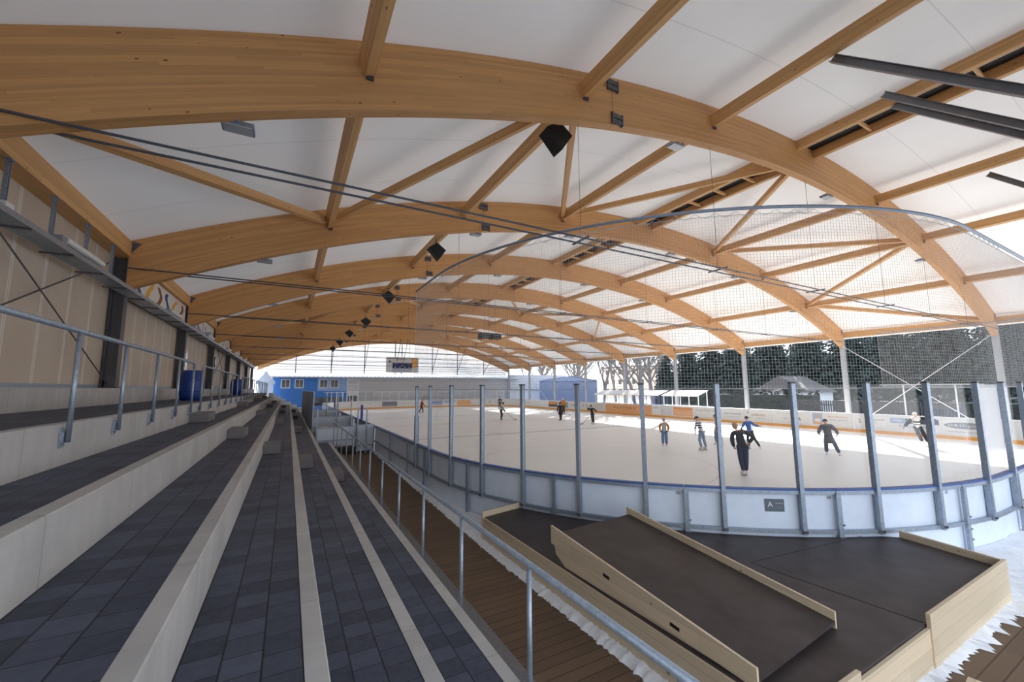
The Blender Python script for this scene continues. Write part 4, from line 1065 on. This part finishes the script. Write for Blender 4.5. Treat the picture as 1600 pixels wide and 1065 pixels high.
def house(label, x, y, w, d, h, wall, seed, flat=False):
    o = thing('house', label, 'house', (x, y, 0))
    MB().box(x-w/2, x+w/2, y-d/2, y+d/2, -.06, h).build('wall', wall, o)
    if flat: MB().box(x-w/2-.2, x+w/2+.2, y-d/2-.2, y+d/2+.2, h, h+.3).build('roof', 'roofdark', o)
    else: MB().prism([(x-w/2-.4, y-d/2-.4, h-.1), (x-w/2-.4, y, h+d*.3), (x-w/2-.4, y+d/2+.4, h-.1)], (w+.8, 0, 0)).build('roof', 'roofdark', o)
    for fl in range(int(h/2.8)):
        for k in range(int(d/2.6)):
            yy = y-d/2+1.0+k*2.6; MB().box(x-w/2-.06, x-w/2+.02, yy, yy+1.1, 1.0+fl*2.8, 2.3+fl*2.8).build('window', 'winglass', o)
        for k in range(int(w/3)):
            xx = x-w/2+1.0+k*3; MB().box(xx, xx+1.1, y-d/2-.06, y-d/2+.02, 1.0+fl*2.8, 2.3+fl*2.8).build('window', 'winglass', o)
house('peach apartment house seen through the bare trees', 88, 86, 12, 14, 8.5, 'peach', 1, True)
house('second peach house far behind the bare trees, farther right', 100, 76, 10, 12, 7, 'peach', 2, True)
house('small pale house with dark roof behind the hedge under the dark spruces', 53, 26.5, 5, 6, 2.3, 'ad_pale', 3)
# ------------------------------------------------------------------ trees
def bare_crown(seed, H):
    r = random.Random(seed); tr = MB(); br = MB()
    def grow(mb, p, d, L, rad, depth):
        n = 4 if depth < 3 else 3; pts = [p]; q = p
        for i in range(n):
            d = (d+Vector((r.uniform(-.16,.16), r.uniform(-.16,.16), r.uniform(-.02,.12)))).normalized(); q = q+d*(L/n); pts.append(q)
        mb.tube(pts, [rad*(1-.5*i/n) for i in range(n+1)], 6 if depth < 2 else 3, depth < 1)
        if depth >= 4: return
        for k in range((5 if depth < 3 else 3) if depth else 12):
            t = r.uniform(.35, 1.0) if depth else r.uniform(.22, 1.0); a = r.uniform(0, 2*PI); idx = min(n-1, int(t*n)); base = pts[idx].lerp(pts[idx+1], t*n-idx)
            out = Vector((math.cos(a), math.sin(a), r.uniform(.4, 1.1))).normalized()
            grow(br, base, (d*.5+out).normalized(), L*r.uniform(.36,.56), rad*.5, depth+1)
    grow(tr, Vector((0,0,-.06)), Vector((0,0,1)), H, H*.022, 0)
    return tr, br
def spruce(seed, H):
    r = random.Random(seed); tr = MB(); tr.tube([(0,0,-.06),(0,0,H*.97)], [H*.016, .02], 7)
    br = MB(); z = H*.06
    while z < H*.98:
        t = z/H; R_ = H*.27*(1-t)**.6+.3; n = int(11+15*(1-t))
        for k in range(n):
            a = r.uniform(0, 2*PI); L = R_*r.uniform(.65,1.1); d = Vector((math.cos(a), math.sin(a), 0)); s = Vector((-d.y, d.x, 0))
            prev = Vector((0,0,z)); m = 5
            for j in range(m):
                f = (j+1)/m; p = d*L*f+Vector((0,0,z+.12*L*f-.42*L*f*f+r.uniform(-.1,.1))); wd = .17*L*(1-f*.7)+.1
                for q in (-1, 1):
                    e = p+s*wd*q*r.uniform(.7,1.3)+Vector((0,0,-wd*r.uniform(.2,.9)))-d*.1*L
                    br.add([prev, p, e], [(0,1,2)])
                prev = p
        z += H*.02
    return tr, br
protoB = []; protoS = []
BT = [(44,74,12.5,0),(53,68,13.0,1),(58,62,13.5,2),(42,47.6,10.5,0),(55,56,13.0,1),(46,45,13.0,2),(62,56,12.5,0),(52,47,13.0,1),(66,52,13.5,2),(48,72,12.5,0),(56,72,13.0,1),(50,80,13.5,2),(70,62,12.5,0),(44,42,12.0,1),(62,78,13.5,1),(58,86,12.5,2)]
TRI = ['leftmost','second','third','fourth','fifth','sixth','seventh','eighth','ninth','tenth','eleventh','twelfth','thirteenth','fourteenth','fifteenth','rightmost']
order = sorted(range(len(BT)), key=lambda i: BT[i][0]/BT[i][1])
for rank, i in enumerate(order):
    x, y, H, kd = BT[i]; lab = f'leafless grey tree beyond the rink, {TRI[rank]} of the bare trees'
    pr_ = next((q for q in protoB if q[1] == kd), None)
    if pr_ is None:
        o = thing('bare_tree', lab, 'tree', (0,0,0), 'leafless trees beyond the rink'); a, b = bare_crown(20+kd, 13.5); a.build('trunk', 'bark', o); b.build('branches', 'bark', o); o.location = (x, y, 0); WL[o.name] = Vector((x,y,0)); protoB.append((o, kd)); src = o
    else: src = dup(pr_[0], (x, y, 0), lab, RND.uniform(0, 6))
    k_ = H/13.5; src.scale = (k_, k_, k_)
ST = [(55,46.5,9),(60,46,12),(60,42,12.5),(64,40,13),(60,37.5,12.2),(66,36,14),(61,33,12),(67,31,14.2),(61,28.5,11.6),(68,26,14),(62,24.5,12.6),(68,21.5,14.4),(61,20,12),(68,17,14.6),(62,15.5,12.8),(68,12.5,14),(62,11,12.4),(69,8,14.5),(62,6.5,13),(68,3.5,14),(62,1.5,13)]
order = sorted(range(len(ST)), key=lambda i: ST[i][0]/ST[i][1])
for rank, i in enumerate(order):
    x, y, H = ST[i]; kd = i % 3; lab = f'tall dark spruce beyond the rink-side columns, {ORD[rank]} spruce from the left'
    pr_ = next((q for q in protoS if q[1] == kd), None)
    if pr_ is None:
        o = thing('spruce_tree', lab, 'tree', (0,0,0), 'dark spruces beyond the rink'); a, b = spruce(40+kd, 12.5); a.build('trunk', 'bark', o); b.build('foliage', 'needle', o); o.location = (x, y, 0); WL[o.name] = Vector((x,y,0)); protoS.append((o, kd)); src = o
    else: src = dup(pr_[0], (x, y, 0), lab, RND.uniform(0, 6))
    k_ = H/12.5; src.scale = (k_*1.1, k_*1.1, k_)
# ------------------------------------------------------------------ people on the ice
M['skin'] = plain('skin', srgb(214, 170, 146), .55, 0, .05)
M['eye'] = plain('dark eye', srgb(40, 32, 28), .3, 0, .05)
M['blade'] = plain('steel blade', srgb(170, 174, 180), .3, .8, .05)
def cloth(n_, c): 
    if n_ not in M: M[n_] = plain(n_, c, .85, 0, .12, 18)
    return n_
def banded(n_, cols, edges, axis=2):
    t = NT(n_); z = t.sep(t.coord('Object'))[axis]; c = cols[0]
    for e, q in zip(edges, cols[1:]): c = t.mix(t.math('GREATER_THAN', z, e), c, q)
    t.base(c); t.set(.85); M[n_] = t.m; return n_
def skin_mesh(name, joints, edges, root=0, sub=1):
    me = D.meshes.new(name+'_t'); me.from_pydata([j[0] for j in joints], edges, [])
    ob = D.objects.new(name+'_t', me); COL.objects.link(ob)
    ob.modifiers.new('s', 'SKIN'); ob.modifiers.new('u', 'SUBSURF').levels = sub; ob.modifiers['u'].render_levels = sub
    for i, j in enumerate(joints):
        r = j[1]; q = me.skin_vertices[0].data[i]; q.radius = (r, r) if not isinstance(r, tuple) else r; q.use_root = (i == root)
    dg = bpy.context.evaluated_depsgraph_get(); dg.update(); m2 = D.meshes.new_from_object(ob.evaluated_get(dg))
    V = [tuple(v.co) for v in m2.vertices]; F = [tuple(p.vertices) for p in m2.polygons]
    D.objects.remove(ob); D.meshes.remove(me); D.meshes.remove(m2); return V, F
def ball(mb, c, rx, ry, rz, n=14, k=9, m=0, fn=None, rot=None, zmin=-1.0):
    V = []; F = []
    for i in range(k+1):
        th = PI*i/k
        for j in range(n):
            ph = 2*PI*j/n; d = Vector((math.sin(th)*math.cos(ph), math.sin(th)*math.sin(ph), max(zmin, math.cos(th))))
            p = Vector((d.x*rx, d.y*ry, d.z*rz))
            if fn: p = fn(d, p)
            if rot: p = rot @ p
            V.append(Vector(c)+p)
    for i in range(k):
        for j in range(n): F.append((i*n+j, (i+1)*n+j, (i+1)*n+(j+1) % n, i*n+(j+1) % n))
    mb.add(V, F, None, m)
BASE = dict(pel=(0,0,.53), wai=(0,0,.61), che=(0,.0,.72), nb=(0,-.005,.805), nk=(0,.005,.855), hd=(0,.015,.92),
  shL=(-.105,0,.795), elL=(-.15,-.02,.64), wrL=(-.155,.03,.50), haL=(-.155,.045,.455), shR=(.105,0,.795), elR=(.15,-.02,.64), wrR=(.155,.03,.50), haR=(.155,.045,.455),
  hiL=(-.052,0,.505), knL=(-.06,.015,.285), anL=(-.062,-.01,.075), toL=(-.068,.08,.045), hiR=(.052,0,.505), knR=(.06,.015,.285), anR=(.062,-.01,.075), toR=(.068,.08,.045))
UP = ('wai','che','nb','nk','hd','shL','elL','wrL','haL','shR','elR','wrR','haR')
def person(label, x, y, H, turn, pose=None, lean=(0,0), top='jk', bottom='tr', head='helmet', headmat='hm', skate='sk_white', glove=None, bulk=1.0, skirt=None, sleeves=None, hood=None, stick=None, pack=None, cat='person'):
    rz = math.atan2(-x, y)+math.radians(turn)
    J = {k: Vector(v) for k, v in BASE.items()}
    for k, v in (pose or {}).items(): J[k] = Vector(v)
    lp = Matrix.Rotation(math.radians(-lean[0]), 3, 'X') @ Matrix.Rotation(math.radians(lean[1]), 3, 'Y')
    pv = J['pel'].copy()
    for k in UP: J[k] = lp @ (J[k]-pv)+pv
    J = {k: v*H for k, v in J.items()}
    o = thing('person', label, cat, (x, y, 0)); o.rotation_euler = (0,0,rz); WL[o.name] = Vector((0,0,0))
    h = H
    def chain(names, radii, edges, sub=1, root=0): return skin_mesh('b', [(J[n], r*h) for n, r in zip(names, radii)], edges, root, sub)
    NB = ['pel','wai','che','nb','nk','shL','elL','wrL','haL','shR','elR','wrR','haR','hiL','knL','anL','toL','hiR','knR','anR','toR']
    RB = [.062,.055,.062,.045,.03,.036,.026,.019,.02,.036,.026,.019,.02,.05,.034,.024,.018,.05,.034,.024,.018]
    EB = [(0,1),(1,2),(2,3),(3,4),(3,5),(5,6),(6,7),(7,8),(3,9),(9,10),(10,11),(11,12),(0,13),(13,14),(14,15),(15,16),(0,17),(17,18),(18,19),(19,20)]
    body = MB(); body.add(*chain(NB, RB, EB))
    # head with nose, ears, eyes, mouth
    fw = (lp @ Vector((0,1,0))); rt = lp @ Vector((1,0,0)); upv = lp @ Vector((0,0,1)); R3 = Matrix((rt, fw, upv)).transposed()
    hc = J['hd']
    def face(d, p):
        if d.y > .8 and abs(d.x) < .3 and -.35 < d.z < .15: p.y += .012*h*(1-abs(d.x)/.3)
        if d.z < -.3: p.x *= .86
        return p
    ball(body, hc, .047*h, .056*h, .068*h, 18, 12, 0, face, R3)
    for s in (-1, 1):
        ball(body, hc+rt*s*.047*h-fw*.004*h, .008*h, .012*h, .018*h, 8, 6, 0, None, R3)
        ball(body, hc+rt*s*.018*h+fw*.052*h+upv*.008*h, .006*h, .005*h, .005*h, 6, 4, 1, None, R3)
    body.add([hc+fw*.0545*h+rt*a*h-upv*b*h for a, b in ((-.016,.034),(.016,.034),(.013,.040),(-.013,.040))], [(0,1,2,3)], None, 1)
    hm = 2 if glove else 0
    for sd in ('L', 'R'):
        wr, ha = J['wr'+sd], J['ha'+sd]; d = (ha-wr).normalized(); s = 1 if sd == 'R' else -1
        side = d.cross(Vector((0,0,1)) if abs(d.z) < .9 else Vector((0,1,0))).normalized(); nrm = side.cross(d)
        for q, L in ((-1.5,.034),(-.5,.042),(.5,.044),(1.5,.036)):
            a = ha+side*q*.0095*h-d*.006*h; b = a+d*L*.55*h; c = b+(d*.7+nrm*-.6*s).normalized()*L*.5*h
            body.tube([a, b, c], [.0062*h, .0058*h, .0046*h], 6, True, hm)
        a = wr.lerp(ha, .45)+side*.014*h; b = a+(side*.8+d*.7).normalized()*.02*h; body.tube([a, b, b+d*.018*h], [.0075*h,.007*h,.005*h], 6, True, hm)
        ball(body, ha-d*.004*h, .022*h, .022*h, .022*h, 8, 6, hm)
    body.build('body', ['skin', 'eye', glove or 'skin'], o, True)
    b_ = bulk
    tp = MB(); J['hem'] = J['pel']+(J['pel']-J['wai'])*.75
    tp.add(*chain(['hem','wai','che','nb','shL','elL','wrL','shR','elR','wrR'], [.078*b_,.072*b_,.074*b_,.05,.046*b_,.036*b_,.028*b_,.046*b_,.036*b_,.028*b_], [(0,1),(1,2),(2,3),(3,4),(4,5),(5,6),(3,7),(7,8),(8,9)]))
    tp.build('jacket', top, o, True)
    if sleeves:
        for sd in ('L', 'R'): MB().tube([J['sh'+sd].lerp(J['el'+sd], .1), J['el'+sd], J['wr'+sd]], [.047*b_*h, .043*b_*h, .036*b_*h], 10).build('sleeve', sleeves, o, True)
    bt = MB(); bt.add(*chain(['pel','hiL','knL','anL','hiR','knR','anR'], [.068,.06,.044*b_,.034*b_,.06,.044*b_,.034*b_], [(0,1),(1,2),(2,3),(0,4),(4,5),(5,6)]))
    bt.build('trousers', bottom, o, True)
    if skirt:
        p = J['pel']; MB().lathe([(.125*h,-.2*h),(.112*h,-.08*h),(.09*h,.05*h)], tuple(p), 16).build('coat_skirt', skirt, o, True)
    hb = MB()
    if head == 'helmet':
        ball(hb, hc+upv*.012*h-fw*.004*h, .058*h, .068*h, .066*h, 16, 10, 0, None, R3, -.15); hb.build('helmet', headmat, o, True)
    elif head == 'hair':
        def hf(d, p):
            if d.y > .35 and d.z < .45: p *= .8
            return p
        ball(hb, hc+upv*.008*h-fw*.006*h, .053*h, .062*h, .071*h, 16, 10, 0, hf, R3, -.75); hb.build('hair', headmat, o, True)
    if hood:
        q = MB(); q.tube([J['nb']+rt*.06*h+fw*.03*h, J['nb']+rt*.06*h-fw*.035*h+upv*.02*h, J['nb']-fw*.07*h+upv*.03*h, J['nb']-rt*.06*h-fw*.035*h+upv*.02*h, J['nb']-rt*.06*h+fw*.03*h], .026*h, 8); q.build('hood', hood, o, True)
    if pack:
        c = J['che']-fw*.075*h-upv*.05*h; ball(hb2 := MB(), c, .07*h, .04*h, .095*h, 12, 8, 0, None, R3); hb2.build('backpack', pack, o, True)
    for sd in ('L', 'R'):
        an, to = J['an'+sd], J['to'+sd]; d = Vector((to.x-an.x, to.y-an.y, 0)).normalized(); s = d.cross(Vector((0,0,1)))
        zb = min(an.z, to.z)-.02*h; base = Vector((an.x, an.y, zb)); mb = MB()
        mb.add(*skin_mesh('k', [(an+Vector((0,0,.03*h)), .031*h), (an, .032*h), (base-d*.012*h+Vector((0,0,.012*h)), .025*h), (base+d*.055*h+Vector((0,0,.008*h)), .023*h), (base+d*.092*h+Vector((0,0,.004*h)), .018*h)], [(0,1),(1,2),(2,3),(3,4)]))
        k_ = mb.build('skate', skate, o, True)
        a = base-d*.04*h; e = base+d*.105*h
        zz = Vector((0,0,-.012*h)); mb = MB(); mb.bar(a+zz*1.6, e+zz*1.6, .005, .016*h); 
        for t in (.2, .75): q = a.lerp(e, t); mb.bar(q+zz*1.4, q+Vector((0,0,.006*h)), .012, .012)
        mb.build('blade', 'blade', k_)
    # stand the lower blade on the ice
    lo = min(min(J['anL'].z, J['toL'].z), min(J['anR'].z, J['toR'].z))-.02*h-.012*h*1.6-.008*h
    o.location = (x, y, -lo+.002)
    if stick:
        (hx, hy, hz), (bx, by), lab = stick
        c, s = math.cos(rz), math.sin(rz)
        A = Vector((x+c*hx*h-s*hy*h, y+s*hx*h+c*hy*h, hz*h)); B = Vector((x+c*bx*h-s*by*h, y+s*bx*h+c*by*h, .03))
        st = thing('hockey_stick', lab, 'hockey stick', (B.x, B.y, 0)); d = (B-A).normalized()
        MB().bar(A-d*.15, B, .022, .03).build('shaft', 'darkgrey', st)
        f = Vector((d.x, d.y, 0)).normalized(); s_ = Vector((-f.y, f.x, 0))
        MB().bar(B-f*.02, B+f*.2+s_*.12, .02, .07).build('blade', 'black', st)
    return o
cloth('sk_white', srgb(226,224,220)); cloth('sk_black', srgb(30,30,32)); cloth('black_cloth', srgb(34,34,38)); cloth('navy_cloth', srgb(36,44,72)); cloth('jeans_blue', srgb(110,136,176)); cloth('jeans_pale', srgb(132,148,168)); cloth('royal', srgb(28,96,182)); cloth('grey_coat', srgb(70,68,72)); cloth('white_cloth', srgb(226,222,216)); cloth('grey_cloth', srgb(150,152,158)); cloth('fur', srgb(128,112,96)); cloth('blond', srgb(176,134,104)); cloth('dark_hair', srgb(34,28,26)); cloth('orange_cloth', srgb(218,140,52)); cloth('red_cloth', srgb(170,50,40)); cloth('dark_jeans', srgb(60,70,92)); cloth('grey_helmet', srgb(170,174,178)); cloth('dark_pants', srgb(62,62,66))
W_, N_ = srgb(222,222,224), srgb(58,64,84)
banded('striped_top', [W_, N_, W_, N_, W_, N_, W_], [.98, 1.03, 1.08, 1.13, 1.18, 1.24])
banded('striped_jacket', [srgb(232,226,220), srgb(90,60,54), srgb(232,226,220), srgb(40,38,40), srgb(232,226,220)], [.93, .98, 1.04, 1.12])
banded('orange_jacket', [srgb(205,128,52), srgb(188,188,186), srgb(205,128,52)], [-.13, .13], 0)
banded('jersey', [srgb(60,60,62), srgb(206,204,198), srgb(80,80,82), srgb(206,204,198)], [.9, 1.06, 1.12])
person('adult in black jacket and navy trousers, hands on hips, nearest skater', 13.05, 8.18, 1.72, 12, dict(elR=(.22,-.06,.68), wrR=(.12,-.02,.58), haR=(.09,.01,.56), elL=(-.14,.04,.65), wrL=(-.125,.1,.54), haL=(-.115,.13,.51), hd=(-.02,.03,.915), knL=(-.035,.02,.285), anL=(-.01,-.02,.075), toL=(-.04,.07,.045), knR=(.05,.02,.285), anR=(.045,.04,.075), toR=(.02,.13,.045)), (4,-11), 'black_cloth', 'navy_cloth', 'hair', 'blond', bulk=1.12)
person('child in bright blue top and black helmet, arms stretched out', 18.88, 11.45, 1.5, 30, dict(elL=(-.17,.06,.66), wrL=(-.22,.12,.54), haL=(-.235,.14,.5), elR=(.2,.0,.7), wrR=(.33,-.01,.66), haR=(.38,-.01,.66), knR=(.12,-.06,.29), anR=(.22,-.13,.075), toR=(.27,-.06,.05), knL=(-.03,.06,.29), anL=(-.02,.02,.075)), (6,-4), 'royal', 'black_cloth', 'helmet', 'sk_black')
person('girl in striped top, pale jeans and black helmet, bending forward', 16.66, 12.32, 1.55, 62, dict(elL=(-.14,.07,.67), wrL=(-.12,.13,.55), haL=(-.11,.15,.51), elR=(.14,.07,.67), wrR=(.12,.14,.55), haR=(.11,.16,.51), knL=(-.07,.04,.29), knR=(.08,-.02,.28), anR=(.1,-.06,.075)), (17,0), 'striped_top', 'jeans_pale', 'helmet', 'sk_black')
person('girl in white sweater and grey skirt, partly behind a glazing post', 18.95, 13.11, 1.48, 80, dict(knL=(-.05,.07,.3), anL=(-.05,.05,.075), knR=(.06,-.08,.27), anR=(.06,-.12,.09), elR=(.16,-.04,.66)), (6,0), 'white_cloth', 'jeans_blue', 'hair', 'dark_hair', skirt='grey_cloth')
person('child in orange and grey jacket with grey helmet and blue jeans', 16.19, 14.03, 1.36, 176, dict(elL=(-.15,-.03,.66), wrL=(-.13,.04,.55), haL=(-.11,.06,.52), elR=(.15,-.03,.66), wrR=(.13,.04,.55), haR=(.11,.06,.52)), (2,0), 'orange_jacket', 'jeans_blue', 'helmet', 'grey_helmet', glove='dark_pants', bulk=1.3)
person('skater in dark grey hooded coat seen from behind, elbows out', 19.92, 8.74, 1.5, 8, dict(elL=(-.2,-.03,.66), wrL=(-.2,.05,.58), haL=(-.17,.08,.57), elR=(.2,-.03,.66), wrR=(.22,.02,.56), haR=(.2,.06,.53), knL=(-.07,.0,.29), anL=(-.07,0,.075), knR=(.13,-.02,.29), anR=(.2,-.05,.075), toR=(.25,.02,.05)), (8,-5), 'grey_coat', 'dark_jeans', 'helmet', 'sk_black', bulk=1.3, skirt='grey_coat', hood='fur', glove='dark_pants')
person('skater in white banded jacket leaning sideways with arms spread wide', 27.28, 8.12, 1.58, -5, dict(elL=(-.2,.0,.67), wrL=(-.29,.02,.56), haL=(-.32,.03,.52), elR=(.23,.0,.77), wrR=(.37,.0,.75), haR=(.42,.0,.74), knL=(.0,.04,.3), anL=(.06,.02,.085), toL=(.04,.1,.05), knR=(.13,.0,.3), anR=(.2,-.04,.075), toR=(.23,.04,.045)), (10,-6), 'striped_jacket', 'black_cloth', 'helmet', 'sk_white', bulk=1.2, glove='black_cloth', sleeves='black_cloth')
person('hockey player in pale jersey and black helmet, stick on the ice', 16.92, 32.86, 1.62, -80, dict(elL=(-.16,.08,.66), wrL=(-.1,.17,.56), haL=(-.09,.2,.53), elR=(.16,.08,.66), wrR=(.1,.2,.54), haR=(.09,.22,.51), knL=(-.1,.06,.29), anL=(-.12,.02,.075), knR=(.1,.04,.29), anR=(.12,-.02,.075)), (16,0), 'jersey', 'black_cloth', 'helmet', 'sk_black', 'sk_black', 'black_cloth', 1.35, stick=((.0,.2,.53), (.05,.75), 'hockey stick of the player in the pale jersey'))
person('dark figure standing behind the pale-jersey player near the far boards', 25.3, 49.5, 1.7, 160, None, (0,0), 'black_cloth', 'black_cloth', 'helmet', 'sk_black', 'sk_black')
person('skater in black coat and leggings, left of the orange player', 20.99, 29.39, 1.6, 10, dict(anL=(-.02,0,.075), knL=(-.03,.02,.285), anR=(.03,0,.075), knR=(.04,.02,.285)), (0,0), 'black_cloth', 'dark_pants', 'helmet', 'sk_black', 'sk_black', bulk=1.15, skirt='black_cloth')
person('hockey player in orange jacket skating behind the one in black coat', 26.33, 36.25, 1.75, 150, dict(elL=(-.18,.08,.67), wrL=(-.08,.16,.62), haL=(-.06,.18,.6), elR=(.18,.08,.66), wrR=(.1,.17,.55), haR=(.09,.2,.52), knL=(-.03,.03,.29), knR=(.04,.02,.28)), (8,4), 'orange_cloth', 'dark_pants', 'helmet', 'sk_white', 'sk_black', 'black_cloth', 1.25, stick=((-.02,.18,.6), (-.62,.45), 'hockey stick of the player in the orange jacket'))
person('skater all in black with one arm raised to the head', 21.08, 25.23, 1.5, 15, dict(elL=(-.22,.02,.79), wrL=(-.14,.05,.88), haL=(-.1,.06,.9), elR=(.19,-.02,.7), wrR=(.26,.02,.63), haR=(.28,.04,.6), knR=(.05,.02,.29), anR=(.07,-.02,.075), anL=(.0,0,.075), knL=(-.02,.02,.285)), (4,-7), 'black_cloth', 'dark_pants', 'helmet', 'sk_black', 'sk_white', 'black_cloth', 1.1, stick=((-.25,.05,.3), (-.52,.05), 'hockey stick lying low beside the skater all in black'))
person('far hockey player in red and black, legs wide in mid-stride', 14.0, 48.0, 1.6, -70, dict(knL=(-.06,.12,.31), anL=(-.07,.16,.075), knR=(.06,-.08,.28), anR=(.07,-.2,.09), elL=(-.16,.1,.66), wrL=(-.14,.2,.62), haL=(-.13,.23,.61), elR=(.16,.06,.66), wrR=(.15,.15,.57), haR=(.14,.18,.55)), (10,0), 'red_cloth', 'black_cloth', 'helmet', 'red_cloth', 'sk_black', 'black_cloth', 1.2)
